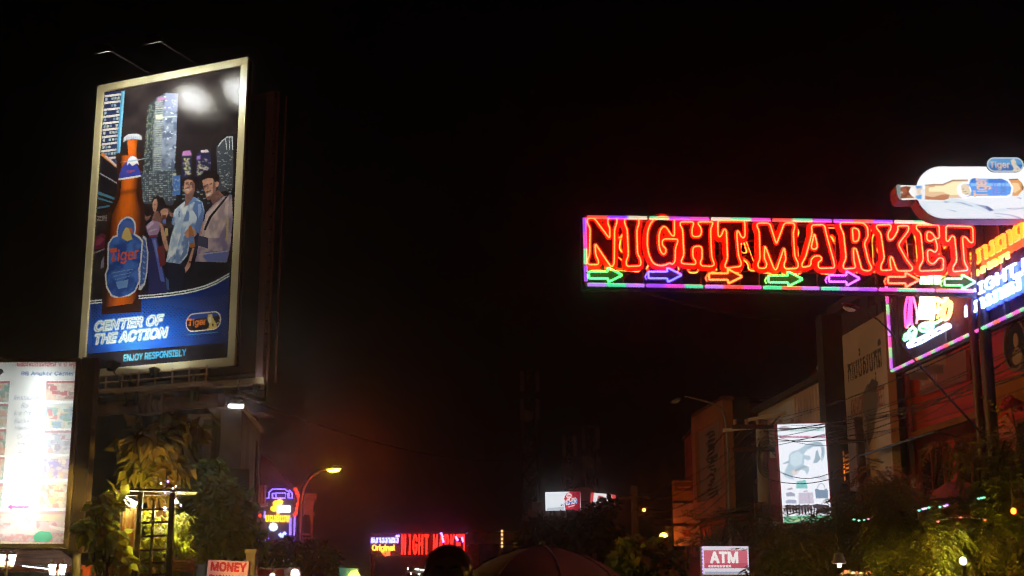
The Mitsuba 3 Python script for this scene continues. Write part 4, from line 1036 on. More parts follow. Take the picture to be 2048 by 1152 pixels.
def bottle_art(F):
    L = []
    def add(i, p): L.append((i, F.pg(zl(p))))
    WHT = (1.05, 1.12, 1.18)
    L.append((WHT, stad.buffer(-.008)))
    L.append(((1.25, 1.3, 1.32), stad.buffer(-.008).intersection(F.pg(zl([(380, 225), (2600, 225), (2600, 560), (380, 560)])))))
    add((.86, 1.0, 1.08), [(430, 740), (760, 740), (900, 690), (1200, 760), (1500, 850), (2600, 760), (2600, 1000), (700, 1000), (560, 930), (480, 840)])
    add((.96, 1.06, 1.12), [(520, 760), (860, 760), (1200, 830), (1420, 900), (1900, 860), (1900, 960), (720, 970), (580, 900)])
    for p in ([(770, 735), (860, 745), (800, 765)], [(900, 745), (1040, 755), (1200, 810), (1180, 815), (1020, 765)], [(1220, 780), (1400, 805), (1500, 870), (1440, 885), (1330, 825)],
              [(1500, 905), (1720, 930), (1850, 960), (1920, 1000), (1890, 1000), (1720, 940), (1500, 915)], [(1680, 835), (1800, 845), (1930, 830), (1930, 840), (1790, 855), (1680, 845)], [(800, 850), (960, 880), (940, 890)], [(1480, 940), (1600, 960), (1590, 966)], [(1820, 680), (1900, 690), (1880, 705)]):
        add((.34, .46, .66), p)
    add((.10, .16, .34), [(1380, 810), (1420, 815), (1490, 866), (1440, 876), (1390, 840)])
    # glass, lit from behind
    add((1.0, .70, .40), [(505, 500), (640, 485), (760, 490), (900, 430), (1130, 425), (1150, 690), (880, 690), (780, 725), (505, 715)])
    add((1.3, 1.12, .66), [(560, 520), (760, 520), (900, 460), (1100, 455), (1110, 640), (860, 650), (760, 600), (560, 600)])
    add((.62, .26, .12), [(505, 660), (620, 680), (760, 640), (860, 640), (840, 700), (770, 722), (505, 712)])
    add((.86, .52, .24), [(560, 500), (640, 490), (650, 530), (560, 540)])
    add((.46, .30, .20), [(505, 498), (760, 488), (900, 428), (1130, 424), (1130, 440), (905, 446), (765, 505), (505, 514)])
    add((.9, .46, .16), [(1710, 420), (1840, 415), (1900, 470), (1925, 560), (1840, 660), (1740, 660)])
    add((1.2, .82, .42), [(1760, 470), (1850, 480), (1880, 560), (1800, 620), (1760, 600)])
    add((.40, .16, .10), [(1710, 418), (1840, 413), (1850, 430), (1710, 436)]); add((.36, .16, .08), [(1895, 470), (1930, 540), (1915, 590), (1895, 560)])
    # label
    lab = unary_union([F.pg(zl([(1130, 470), (1150, 415), (1220, 400), (1620, 405), (1700, 440), (1760, 540), (1745, 640), (1680, 670), (1130, 672)])), circ(F, *zl([(1090, 580)])[0], 15.4)])
    L.append(((1.25, 1.28, 1.28), lab.buffer(.012)))
    L.append(((.12, .44, 1.1), lab.buffer(-.008).difference(circ(F, *zl([(1075, 580)])[0], 13.4))))
    add((.30, .70, 1.3), [(1160, 480), (1720, 480), (1735, 520), (1160, 520)])
    add((.05, .24, .78), [(1180, 410), (1230, 404), (1235, 470), (1160, 470)]); add((.05, .26, .80), [(1420, 420), (1600, 412), (1660, 440), (1660, 470), (1420, 470)])
    for p in ([(1020, 520), (1050, 490), (1130, 500), (1170, 640), (1100, 650), (1040, 620)],): add((1.0, .84, .56), p)
    for p in ([(1030, 560), (1070, 556), (1068, 572)], [(1040, 600), (1100, 590), (1098, 606)], [(1060, 640), (1130, 620), (1128, 634)]): add((.3, .36, .5), p)
    tg = text('Tiger')
    tg = affinity.rotate(tg, 90, origin=(0, 0))
    q0, q1 = F.px(*zl([(1200, 675)])[0]), F.px(*zl([(1450, 405)])[0])
    L.append(((1.1, .72, .50), place(tg, q0[0], q0[1], q1[0], None, q1[1])))
    for x in (1480, 1520, 1600, 1650):
        add((.34, .26, .80) if x < 1530 else (.1, .3, .8), [(x, 480), (x + 14, 480), (x + 14, 640), (x, 640)])
    L.append(((.10, .34, .84), circ(F, *zl([(1630, 570)])[0], 5.2)))
    # neck outside the box
    add((1.1, 1.05, .98), [(150, 500), (400, 508), (480, 510), (480, 722), (170, 722), (150, 640)])
    add((.26, .075, .03), [(150, 540), (230, 520), (300, 530), (270, 600), (300, 650), (350, 690), (160, 695)])
    add((.40, .13, .06), [(160, 560), (220, 545), (250, 600), (200, 650), (165, 640)])
    add((.8, .62, .5), [(158, 596), (190, 602), (186, 622), (160, 624)])
    add((.48, .20, .09), [(245, 650), (310, 660), (350, 694), (240, 690)])
    add((1.2, 1.2, 1.15), [(270, 600), (300, 545), (350, 540), (365, 620), (350, 680), (310, 650)])
    add((.14, .48, 1.0), [(365, 515), (455, 515), (455, 560), (420, 590), (385, 560)]); add((.14, .50, 1.05), [(385, 655), (455, 640), (455, 705), (400, 706), (365, 680)])
    add((1.0, .82, .60), [(385, 560), (440, 545), (445, 640), (395, 640)])
    add((.30, .38, .36), [(88, 525), (112, 492), (150, 500), (156, 720), (130, 712), (98, 640)])
    for k in range(8):
        add((.14, .20, .20), [(98 + k * .8, 520 + k * 24), (150, 516 + k * 24), (150, 523 + k * 24), (98 + k * .8, 527 + k * 24)])
    L2 = [(i, g.intersection(shape.buffer(-.004))) for i, g in L]
    return L2


print_on(FL, bx + '__face', bottle_art(FL), 0.0, lambda c: matte((.15, .15, .15)), glow=.82)
BL = [((.70, .84, .92), badge.buffer(-.001)), ((.05, .22, .60), badge.buffer(-.014)), ((.14, .46, .86), badge.buffer(-.014).intersection(FL.pg(zl([(1360, 100), (1960, 100), (1960, 220), (1360, 240)])))),
      ((1.0, .74, .56), fit(FL, text('Tiger'), *zl([(1425, 300)])[0], *zl([(1705, 175)])[0])),
      ((.95, .88, .70), FL.pg(zl([(1720, 160), (1770, 140), (1800, 180), (1800, 220), (1850, 270), (1880, 310), (1850, 322), (1760, 326), (1745, 318), (1765, 280), (1735, 220)]))),
      ((.5, .44, .32), FL.pg(zl([(1770, 200), (1800, 215), (1790, 225)]))), ((.5, .44, .3), FL.pg(zl([(1800, 270), (1840, 290), (1820, 300)])))]
print_on(FL, bx + '__badge', [(i, g.intersection(badge)) for i, g in BL], .032, lambda c: matte((.15, .15, .15)), glow=.72)

# ================================================================ plants
def leaf_faces(base, d, side, L, w, fold, vs, fs):
    k = len(vs)
    up = np.cross(side, d)
    vs += [base, base + d * L * .42 + side * w + up * fold, base + d * L, base + d * L * .42 - side * w + up * fold]
    fs += [[k, k + 2, k + 1], [k, k + 3, k + 2]]


def unit(v):
    return v / (np.linalg.norm(v) + 1e-12)


def leaves(seed, blobs, n, size, aspect=.34, droop=.5):
    r = np.random.default_rng(seed)
    vs, fs = [], []
    wt = np.array([np.prod(np.broadcast_to(b[1], 3)) ** .7 for b in blobs]); wt /= wt.sum()
    for i in r.choice(len(blobs), n, p=wt):
        c, rad = blobs[i]
        d = unit(r.normal(size=3)); p = np.asarray(c) + d * np.asarray(rad) * r.uniform(.25, 1.0) ** .6
        d = unit(d * .7 + r.normal(size=3) * .6 + [0, 0, -droop])
        s = unit(np.cross(d, r.normal(size=3) * .5 + [0, 0, 1]))
        L = size * r.uniform(.6, 1.25)
        leaf_faces(p, d, s, L, L * aspect, L * .10, vs, fs)
    return trimesh.Trimesh(np.array(vs), np.array(fs), process=False)


def fronds(seed, blobs, n, length, pairs=9, droop=.7):
    """feathery leaves: a drooping rib with pairs of leaflets"""
    r = np.random.default_rng(seed)
    vs, fs = [], []
    wt = np.array([np.prod(np.broadcast_to(b[1], 3)) ** .7 for b in blobs]); wt /= wt.sum()
    for i in r.choice(len(blobs), n, p=wt):
        c, rad = blobs[i]
        d = unit(r.normal(size=3) + [0, 0, .2]); p = np.asarray(c) + d * np.asarray(rad) * r.uniform(.2, .85)
        L = length * r.uniform(.6, 1.2)
        side = unit(np.cross(d, [0, 0, 1.0]))
        for k in range(pairs):
            t = (k + 1) / pairs
            d = unit(d + np.array([0, 0, -droop * .22]))
            p = p + d * L / pairs
            w = L * .30 * math.sin(math.pi * min(1, .15 + t * .85)) + .01
            for sg in (-1, 1):
                ld = unit(side * sg + d * .45 + [0, 0, -.25 * droop] + r.normal(size=3) * .12)
                leaf_faces(p, ld, unit(np.cross(ld, r.normal(size=3) * .2 + [0, 0, 1])), w, L / pairs * .36, 0, vs, fs)
    return trimesh.Trimesh(np.array(vs), np.array(fs), process=False)


def blades(seed, c, n, length, w=.014, spread=.8):
    """long arching strap leaves from one point"""
    r = np.random.default_rng(seed)
    vs, fs = [], []
    for i in range(n):
        a = r.uniform(0, 2 * math.pi); out = np.array([math.cos(a), math.sin(a), 0]); L = length * r.uniform(.6, 1.2)
        side = np.array([-out[1], out[0], 0]); k = len(vs); e = r.uniform(.5, 1.5)
        for j in range(6):
            t = j / 5
            p = np.asarray(c) + out * L * spread * t * e * .8 + np.array([0, 0, L * (1.2 * t - .95 * e * t * t)])
            q = w * (1 - t * .92)
            vs += [p - side * q, p + side * q]
            if j:
                fs += [[k + 2 * j - 2, k + 2 * j - 1, k + 2 * j + 1], [k + 2 * j - 2, k + 2 * j + 1, k + 2 * j]]
    return trimesh.Trimesh(np.array(vs), np.array(fs), process=False)


def tree(label, foot, blobs, n, size, mat, seed, style='leaf', group=None, name='street_tree', r0=.07, kw={}, n2=0):
    t = thing(name, label, 'tree', group)
    rg_ = np.random.default_rng(seed)
    foot = np.asarray(foot, float)
    top = np.mean([b[0] for b in blobs], axis=0)
    fork = foot * .4 + top * .6; fork[2] = foot[2] + (min(b[0][2] for b in blobs) - foot[2]) * .8
    mid = (foot + fork) / 2 + [rg_.uniform(-.06, .06), rg_.uniform(-.06, .06), 0]
    tp = chaikin([foot, mid, fork], 2, False)
    tr = tube(tp, np.linspace(r0, r0 * .62, len(tp)), 8)
    put(t, 'trunk', tr, BARK, smooth=40)
    limbs = []
    for c, rad in blobs:
        c = np.asarray(c)
        m = (fork + c) / 2 + rg_.normal(size=3) * .06
        limbs.append(tube(chaikin([fork, m, c], 2, False), np.linspace(r0 * .55, r0 * .14, len(chaikin([fork, m, c], 2, False))), 6))
        for _ in range(3):
            e = c + unit(rg_.normal(size=3)) * np.asarray(rad) * .7
            limbs.append(tube([m, (m + e) / 2 + rg_.normal(size=3) * .03, e], [r0 * .2, r0 * .14, r0 * .06], 5))
    put(t, 'limbs', limbs, BARK, smooth=40)
    m = leaves(seed, blobs, n, size, **kw) if style == 'leaf' else fronds(seed, blobs, n, size, **kw)
    if n2:
        m = cat([m, leaves(seed + 1, blobs, n2, size * .3)])
    put(t, 'crown', m, mat)
    return t


def bl(pts, Y, r, depth=.8):
    """crown clumps seen at (x, y) with a radius in pixels"""
    out = []
    for i, (x, y, q) in enumerate(pts):
        d = Y + ((i * 37) % 10 / 10 - .5) * depth
        w = q / F_PX * d
        out.append((at(x, y, d), np.array([w, w * 1.1, w * .85]) * r))
    return out


def ground_at(x, Y):
    return (at(x, 1240, Y) * [1, 1, 0])


tree('brown leaved young tree with large drooping leaves, standing under the billboard catwalk', ground_at(318, 19), bl([(300, 885, 46), (355, 872, 38), (330, 925, 44), (285, 940, 34), (380, 858, 22), (262, 880, 24), (320, 975, 26)], 19, 1.0), 620, .24, LEAF_WARM, 3, kw=dict(aspect=.30, droop=.9))
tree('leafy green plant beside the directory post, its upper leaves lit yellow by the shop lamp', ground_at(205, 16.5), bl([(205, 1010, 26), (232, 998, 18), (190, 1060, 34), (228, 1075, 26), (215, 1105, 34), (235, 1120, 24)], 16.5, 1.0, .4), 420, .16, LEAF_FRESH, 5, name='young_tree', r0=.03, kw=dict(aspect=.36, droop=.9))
tree('dark bushy tree right of the lit trellis, behind the money exchange sign', ground_at(440, 27), bl([(435, 990, 46), (472, 1015, 38), (400, 1020, 42), (462, 1062, 50), (425, 940, 28), (500, 1085, 30), (415, 1075, 44)], 27, 1.0, 2), 2600, .20, LEAF, 7, r0=.12)
tree('low tree in the dark below the small blue neon building', ground_at(600, 40), bl([(580, 1108, 34), (625, 1110, 34), (655, 1118, 26), (545, 1112, 28), (600, 1128, 30)], 40, 1.0, 2), 1500, .20, LEAF, 9, r0=.1)
tree('dark tree in front of the rooftop beer sign building', ground_at(1130, 52), bl([(1080, 1060, 30), (1120, 1068, 40), (1170, 1060, 44), (1215, 1075, 34), (1195, 1030, 26), (1065, 1090, 30), (1220, 1010, 16)], 52, 1.0, 3), 2600, .34, LEAF_DARK, 11, r0=.16)
tree('rounded bushy tree left of the bank machine sign, faintly lit green', ground_at(1290, 18.5), bl([(1270, 1105, 34), (1305, 1110, 36), (1250, 1130, 30), (1340, 1128, 32), (1290, 1140, 44)], 18.5, 1.0, .7), 1500, .13, LEAF, 13, r0=.07)
tree('feathery tree just behind the bank machine sign', ground_at(1440, 24), bl([(1410, 1060, 30), (1450, 1050, 34), (1490, 1050, 34), (1385, 1090, 26), (1520, 1070, 32), (1550, 1045, 22)], 24, 1.0, 1), 200, .42, LEAF, 15, 'frond', r0=.08)
tree('nearest feathery street tree at the lower right, lit by a yellow lamp', ground_at(1900, 12), bl([(1850, 1070, 60), (1920, 1050, 62), (1990, 1060, 70), (1800, 1110, 60), (1880, 1120, 50), (1960, 1115, 56), (2030, 1000, 56), (2040, 930, 36), (1990, 960, 40), (2030, 1090, 60), (1800, 1020, 44), (1960, 920, 34), (2010, 880, 34)], 12, 1.0, .9), 1050, .30, LEAF, 17, 'frond', r0=.07, kw=dict(pairs=10, droop=.8))
tree('feathery street tree under the leather shop lightbox, left of the nearest one', ground_at(1650, 14), bl([(1600, 1085, 46), (1660, 1075, 54), (1720, 1085, 58), (1575, 1120, 46), (1640, 1130, 60), (1720, 1130, 60), (1770, 1060, 40), (1535, 1146, 34), (1690, 1030, 34), (1740, 1010, 40), (1780, 985, 34), (1590, 1050, 30)], 14, 1.0, .9), 1000, .32, LEAF_WARM, 19, 'frond', r0=.07, kw=dict(pairs=10, droop=.8))
tree('slim tree with one long yellowish branch in front of the red shop front', ground_at(1830, 15.5), bl([(1800, 975, 34), (1850, 985, 30), (1760, 945, 26), (1880, 880, 18), (1910, 890, 22), (1945, 900, 22), (1865, 1010, 30)], 15.5, 1.0, .5), 130, .36, LEAF_WARM, 23, 'frond', r0=.05, kw=dict(pairs=10, droop=1.0))

# ================================================================ lamps, trellis and small things at the left
def lantern_pair(x, y, Y, label, power=110):
    t = thing('lantern_lamp', label, 'lamp', None)
    c = at(x, y, Y)
    put(t, 'pole', [rod([c[0], c[1], 0], c + [0, 0, -.03], .028, 10), rod(c + [-.11, 0, -.12], c + [.11, 0, -.12], .012, 6)], DARK_IRON)
    for sx in (-.075, .075):
        prof = [(.0, -.085), (.03, -.085), (.055, .055), (.0, .055)]
        m = trimesh.creation.revolve(np.array(prof), sections=8)
        m.apply_translation(c + [sx, 0, 0])
        key = put(t, 'lantern_glass', m, matte((.8, .75, .6)), glow=[power, power * .62, power * .26], pick=1.5)
        cap = trimesh.creation.revolve(np.array([(.0, .058), (.062, .058), (.035, .09), (.01, .10), (.008, .12), (0, .12)]), sections=8); cap.apply_translation(c + [sx, 0, 0])
        put(t, 'cap', cap, DARK_IRON)
    return t


lantern_pair(14, 1118, 21, 'pair of lit lanterns on a pole, cut by the photo edge under the directory sign')
lantern_pair(115, 1137, 21, 'pair of lit lanterns on a pole just left of the directory post')
t = thing('light_batten', 'thin white light strip under the dark awning between the two lantern lamps', 'lamp')
put(t, 'housing', bar(at(44, 1129, 24), at(98, 1135, 24), .05, .03), DARK_IRON)
put(t, 'tube', bar(at(45, 1132, 23.97), at(97, 1138, 23.97), .03, .02), matte((.8, .8, .8)), glow=(2.4, 2.7, 3.4))
t = thing('tiled_roof', 'low dark red roof behind the lanterns under the directory sign', 'roof')
e0, e1, r0_, r1_ = at(-60, 1132, 26), at(165, 1132, 26), at(-60, 1100, 29), at(120, 1100, 29)
put(t, 'slope', trimesh.Trimesh([e0, e1, r1_, r0_, e0 + [0, 0, -.1], e1 + [0, 0, -.1]], [[0, 1, 2], [0, 2, 3], [4, 5, 1], [4, 1, 0]], process=False), grained('roof_red', (.18, .06, .04), (.10, .035, .025), 3, .7))
put(t, 'post', [rod(e0 * [1, 1, 0], e0, .05), rod(e1 * [1, 1, 0], e1, .05), rod(r0_ * [1, 1, 0], r0_, .05), rod(r1_ * [1, 1, 0], r1_, .05)], BARK)
t = thing('red_lit_post', 'square post glowing red in the light beside the directory post', 'post')
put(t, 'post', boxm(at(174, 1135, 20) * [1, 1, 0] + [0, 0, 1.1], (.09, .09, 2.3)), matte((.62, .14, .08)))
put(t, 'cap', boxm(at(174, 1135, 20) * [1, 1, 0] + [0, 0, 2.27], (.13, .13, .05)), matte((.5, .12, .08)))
t = thing('garden_fence', 'thin red brown fence bars behind the plant by the directory post', 'fence')
for k in range(7):
    b_ = at(192 + k * 9, 1120, 21)
    put(t, 'fence_bar', rod([b_[0], b_[1], 0], b_, .012, 6), matte((.35, .14, .10)))
put(t, 'rail', [rod(at(188, 1124, 21), at(250, 1124, 21), .012, 6)], matte((.35, .14, .10)))

# iron trellis with a lamp, an amber glass panel and plants
Y = 17.0
FT = Frame((at(310, 1100, Y)[0], Y, 0), math.radians(14))
t = thing('iron_trellis', 'black iron trellis ladder in front of brightly lit yellow green plants', 'trellis')
q = lambda x, y: FT.px(x, y)
for (x0, y0, x1, y1), w in (((282, 985, 266, 1152), .055), ((346, 985, 328, 1152), .065), ((308, 1010, 296, 1152), .03)):
    a, b = q(x0, y0), q(x1, y1)
    put(t, 'upright', [bar(FT.P(a[0], 0), FT.P(a[0], a[1]), w)], DARK_IRON)
for y in (1020, 1046, 1073, 1101, 1127, 1150):
    a, b = q(280, y), q(340, y - 2)
    put(t, 'rung', bar(FT.P(*a, .01), FT.P(*b, .01), .022), DARK_IRON)
put(t, 'roof_board', boxm(FT.P(*q(312, 981), -.16), (.95, .50, .025), math.radians(14)), DARK_IRON)  # small roof, depth set to keep lamp light off the tree above
put(t, 'top_beam', [bar(FT.P(*q(250, 986), -.1), FT.P(*q(372, 984), -.1), .06, .05), bar(FT.P(*q(345, 984), -.1), FT.P(*q(345, 984), -.9), .05), bar(FT.P(*q(283, 984), -.1), FT.P(*q(283, 984), -.9), .05)], DARK_IRON)
t = thing('glass_panel', 'amber ribbed glass panel in a dark frame hung left of the trellis', 'panel')
a, b = q(241, 1094), q(272, 1012)
for k in range(9):
    u = a[0] + (b[0] - a[0]) * (k + .5) / 9
    put(t, 'rib', tube([FT.P(u, a[1], -.2), FT.P(u, b[1], -.2)], (b[0] - a[0]) / 19, 8), bsdf('amber_%d' % k, {'type': 'principledthin', 'base_color': rgb([(.75, .42, .10), (.70, .30, .06), (.8, .5, .16)][k % 3]), 'roughness': .3, 'diff_trans': 1.2}), smooth=30)
for qd in ((a[0] - .03, a[0], a[1] - .03, b[1] + .03), (b[0], b[0] + .02, a[1] - .03, b[1] + .03), (a[0], b[0], b[1], b[1] + .03), (a[0], b[0], a[1] - .03, a[1])):
    put(t, 'frame_bar', FT.box(*qd, -.23, -.17), DARK_IRON)
t = thing('panel_lamp', 'short white tube lamp slanting above the amber glass panel', 'lamp')
l0, l1 = FT.P(*q(250, 997), -.12), FT.P(*q(272, 1009), -.12)
put(t, 'tube', tube([l0, l1], .035, 10), matte((.8, .8, .8)), glow=(110, 100, 62), pick=4)
put(t, 'holder', [rod(l0 + (l0 - l1) * .12, l0, .03), rod(l1, l1 + (l1 - l0) * .12, .03), rod(l0 + [0, 0, .02], l0 + [0, 0, .14], .008)], DARK_IRON)
t = thing('unseen_plant_lamp', 'unseen warm lamp among the leaves, lighting the plants behind the iron trellis', 'lamp')
lc = FT.P(*q(330, 1016), -.14)
put(t, 'bulb', ball(lc, .022, 2), matte((.8, .8, .8)), glow=(19000, 10500, 1300), pick=7)  # out of view, placed and powered to light the climbing plant
put(t, 'cord', rod(lc + [0, 0, .05], lc + [0, 0, .5], .006), DARK_IRON)
lc2 = FT.P(*q(352, 1003), -.02)
t = thing('unseen_plant_lamp', 'second unseen warm lamp under the top of the trellis, lighting the hanging spiky plant', 'lamp')
put(t, 'bulb', ball(lc2, .022, 2), matte((.8, .8, .8)), glow=(19000, 11000, 1500), pick=7)  # bulb out of view, strength chosen to brighten the plants below
put(t, 'cord', rod(lc2 + [0, 0, .035], lc2 + [0, 0, .4], .006), DARK_IRON)
t = thing('climbing_plant', 'bright yellow green climbing plant growing through the iron trellis', 'plant')
B_ = [(FT.P(*q(x, y), n), np.array([1, 1, 1]) * r) for x, y, n, r in ((300, 1035, -.3, .12), (330, 1060, -.35, .16), (320, 1100, -.35, .17), (300, 1130, -.3, .14), (350, 1040, -.3, .14), (360, 1080, -.35, .15), (340, 1135, -.3, .15), (375, 1120, -.35, .13), (300, 1085, -.25, .1))]
put(t, 'foliage', [leaves(31, B_, 620, .085, aspect=.46, droop=.6), fronds(33, [(FT.P(*q(352, 1030), -.1), np.array([.05, .05, .05])), (FT.P(*q(360, 1055), -.15), np.array([.06, .05, .06]))], 16, .26, 11, .9)], LEAF_FRESH)
put(t, 'flower_head', leaves(32, [(FT.P(*q(317, 1066), -.16), np.array([.07, .05, .06]))], 260, .035, aspect=.3, droop=0), matte((.6, .56, .28)))
put(t, 'stem', [tube([FT.P(*q(318 + k * 10, 1240), -.3), FT.P(*q(322 + k * 8, 1120), -.32), FT.P(*q(318 + k * 6, 1040), -.3)], .008, 6) for k in range(3)], BARK)
t = thing('hanging_plant', 'spiky strap leaved plant in a slatted wooden basket right of the trellis', 'plant')
hc = FT.P(*q(368, 1118), -.1)
put(t, 'foliage', [blades(41, hc + [0, 0, .02], 60, .36, .011), blades(42, hc + [-.09, 0, .12], 40, .30, .010)], LEAF_FRESH)
for k in range(4):
    put(t, 'basket_slat', [bar(hc + [-.11, y, -.02 - k * .035], hc + [.11, y, -.02 - k * .035], .014, .02) for y in (-.09, .09)] + [bar(hc + [x, -.09, -.005 - k * .035], hc + [x, .09, -.005 - k * .035], .014, .02) for x in (-.1, .1)], matte((.45, .28, .13)))
put(t, 'chain', [rod(hc + [x, 0, 0], hc + [0, 0, .55], .004, 5) for x in (-.1, .1)], DARK_IRON)
t = thing('fairy_lights', 'small string of white and violet fairy lights on top of the trellis', 'string lights')
rl = random.Random(3)
lp_ = [(322, 966), (336, 962), (346, 976), (352, 972), (358, 984), (330, 984), (342, 985), (350, 996), (356, 1004), (362, 1010)]
for k, (x, y) in enumerate(lp_):
    put(t, 'bulb', ball(FT.P(*q(x, y), -.05), .011, 1), matte((.8, .8, .8)), glow=[(12, 9, 6), (6, 4, 13), (5, 8, 12), (13, 5, 3)][k % 4])
put(t, 'wire', tube([FT.P(*q(x, y - 1), -.045) for x, y in lp_], .004, 4), DARK_IRON)

t = thing('money_exchange_sign', 'pale board with red money exchange lettering at the lower edge of the photo', 'sign')
Y = 19.0
FM = Frame((at(455, 1140, Y)[0], Y, 0), math.radians(-5), math.radians(-2.5))
a, b = FM.px(410, 1186), FM.px(497, 1122)
w0, h0 = FM.px(417, 1119), FM.px(497, 1127)
U0m, U1m, V1m, V0m = FM.px(414, 1140)[0], FM.px(497, 1140)[0], FM.px(455, 1121)[1], FM.px(455, 1121)[1] - .46
put(t, 'board', FM.box(U0m, U1m, V0m, V1m, -.09, -.003), matte((.5, .3, .28)))
ML = [((.80, .33, .28), sbox(U0m + .004, V0m + .004, U1m - .004, V1m - .004))]
for k, s in enumerate(('MONEY', 'EXCHANGE')):
    w = (U1m - U0m)
    ML.append(((.50, .02, .02), place(text(s), U0m + w * (.09 if k == 0 else .07), V1m - .135 - k * .165, U1m - w * (.06 if k == 0 else .06), .105).buffer(.004)))
print_on(FM, t + '__face', ML, 0.0, lambda c: matte([v * .6 for v in c]), glow=.36)
put(t, 'post', [rod(FM.P((U0m + U1m) / 2, 0, -.05), FM.P((U0m + U1m) / 2, V0m, -.05), .035)], DARK_IRON)
t = thing('concrete_post', 'stubby dark post just right of the money exchange sign', 'post')
c = at(503, 1107, 21)
put(t, 'post', boxm([c[0], c[1], c[2] / 2], (.13, .13, c[2])), CONCRETE); put(t, 'cap', boxm([c[0], c[1], c[2] + .03], (.17, .17, .06)), CONCRETE)

# pale building under the billboard
t = thing('corner_building', 'pale plastered building in the dark behind the billboard column, lit greenish by the floodlight', 'building')
FC = Frame((at(430, 900, 33.5)[0], 33.5, 0), math.radians(4))
for (x0, y0, x1, y1, n0, n1) in ((385, 838, 424, 1300, -4, .0), (424, 822, 487, 1300, -4, .25)):
    a, b = FC.px(x0, y1), FC.px(x1, y0)
    put(t, 'wall', FC.box(a[0], b[0], 0.0, b[1], n0, n1), CONCRETE)
a, b = FC.px(386, 838), FC.px(424, 822)
put(t, 'cornice', [FC.box(a[0] - .1, b[0] - .003, a[1], a[1] + .1, -4.1, .12), FC.box(b[0] - .06, FC.px(487, 822)[0] + .06, b[1], b[1] + .1, -4.1, .34)], PALE_WALL)
for k in range(3):
    u = FC.px(398 + k * 30, 950)[0]
    w = put(t, 'window', FC.box(u, u + .5, FC.px(400, 990)[1], FC.px(400, 940)[1], .002 if k == 0 else .252, .05 if k == 0 else .29), DARK_IRON)
t = thing('roof_gable', 'small purple tip of a gable behind the billboard building', 'roof')
put(t, 'slope', [FC.ext(FC.pg([(488, 827), (524, 824), (546, 832), (488, 833)], -2.9), -3.2, -2.9)], matte((.40, .22, .36)))
put(t, 'wall', [FC.ext(FC.pg([(488, 833.5), (512, 834), (512, 1300), (488, 1300)], -2.95), -3.4, -2.95)], DARK_WALL)

# ================================================================ far middle of the street
Y = 60.0
FZ = Frame((at(560, 1030, Y)[0], Y, 0), math.radians(10))
t = thing('neon_restaurant', 'small dark building with blue neon outline and yellow lettering, beside the orange street lamp', 'building')
a, b = FZ.px(512, 1240), FZ.px(600, 985)
put(t, 'wall', FZ.box(a[0], b[0], 0, b[1], -6, -.2), DARK_WALL)
a, b = FZ.px(600, 1240), FZ.px(633, 988)
put(t, 'pillar', FZ.box(a[0] + .01, b[0] - .12, 0, b[1] - .25, -5, .15), PALE_WALL)
put(t, 'cornice', [FZ.box(a[0] + .01, b[0], b[1] - .25, b[1], -5.1, .32), FZ.box(a[0] + .01, b[0] - .02, FZ.px(610, 1030)[1], FZ.px(610, 1026)[1], .153, .26)], PALE_WALL)
v0 = FZ.px(610, 1062)[1]
put(t, 'window', FZ.ext(FZ.pg([(606, 1075), (606, 1034), (612, 1026), (620, 1034), (622, 1075)]), .10, .17), matte((.05, .03, .03)))
put(t, 'balcony_rail', [FZ.line([FZ.px(600, 1070), FZ.px(624, 1070)], .04, .3)], matte((.5, .3, .3)))
put(t, 'gable_roof', FZ.ext(FZ.pg([(520, 984), (522, 905), (540, 918), (592, 976), (600, 986)]), -6.5, -.6), TIN)
BLU = (.25, .22, 2.6)
nz = lambda nmn, runs, c, r, cl=False, **kw: put(t, nmn, [FZ.line([FZ.px(500 + x / 4.235, 880 + y / 4.235) for x, y in p], r, -.1, 6, cl) for p in runs], matte((.8, .8, .8)), glow=c, **kw)
nz('neon_outline', [[(125, 540), (125, 490), (160, 490), (162, 440), (190, 414), (295, 414), (330, 440), (332, 490), (358, 490), (358, 450), (330, 420)], [(190, 490), (190, 452), (220, 448), (302, 448), (302, 490), (190, 490)], [(218, 452), (222, 488)], [(345, 655), (345, 805), (338, 805), (338, 660)], [(380, 640), (374, 805), (368, 805)], [(125, 600), (122, 660)], [(318, 448), (325, 490)]], BLU, .038)
nz('neon_outline', [[(330, 850), (340, 880)], [(365, 850), (370, 870)], [(120, 840), (130, 856)], [(150, 825), (160, 835)]], (.2, .15, 2), .04)
a, b = FZ.px(500 + 228 / 4.235, 880 + 610 / 4.235), FZ.px(500 + 345 / 4.235, 880 + 545 / 4.235)
put(t, 'lettering', FZ.ext(place(text('Pub').union(affinity.translate(text('&'), 2.4, 0)), a[0], a[1], b[0], None, b[1]).buffer(.04), -.15, -.08) if False else FZ.ext(place(khmer('អងគរសន'), a[0], a[1], b[0], None, b[1]).buffer(.01), -.15, -.08), matte((.8, .8, .8)), glow=(1.6, 2.0, 3.0), label='white blue neon lettering')
a, b = FZ.px(500 + 130 / 4.235, 880 + 690 / 4.235), FZ.px(500 + 340 / 4.235, 880 + 610 / 4.235)
put(t, 'lettering', FZ.ext(place(khmer('បពរនិយម'), a[0], a[1], b[0], None, b[1]).buffer(.01), -.16, -.09), matte((.8, .6, .2)), glow=(2.6, 1.2, .03), label='yellow neon lettering')
put(t, 'lettering', [FZ.line(chaikin([FZ.px(500 + (x + dx) / 4.235, 880 + (y + dy) / 4.235) for x, y in ((0, 0), (22, -16), (44, 0), (22, 16))], 2), .07, -.1, 6, True) for dx, dy in ((200, 535), (230, 525), (180, 580))], matte((.8, .6, .2)), glow=(2.4, 1.1, .03))
rn = random.Random(12)
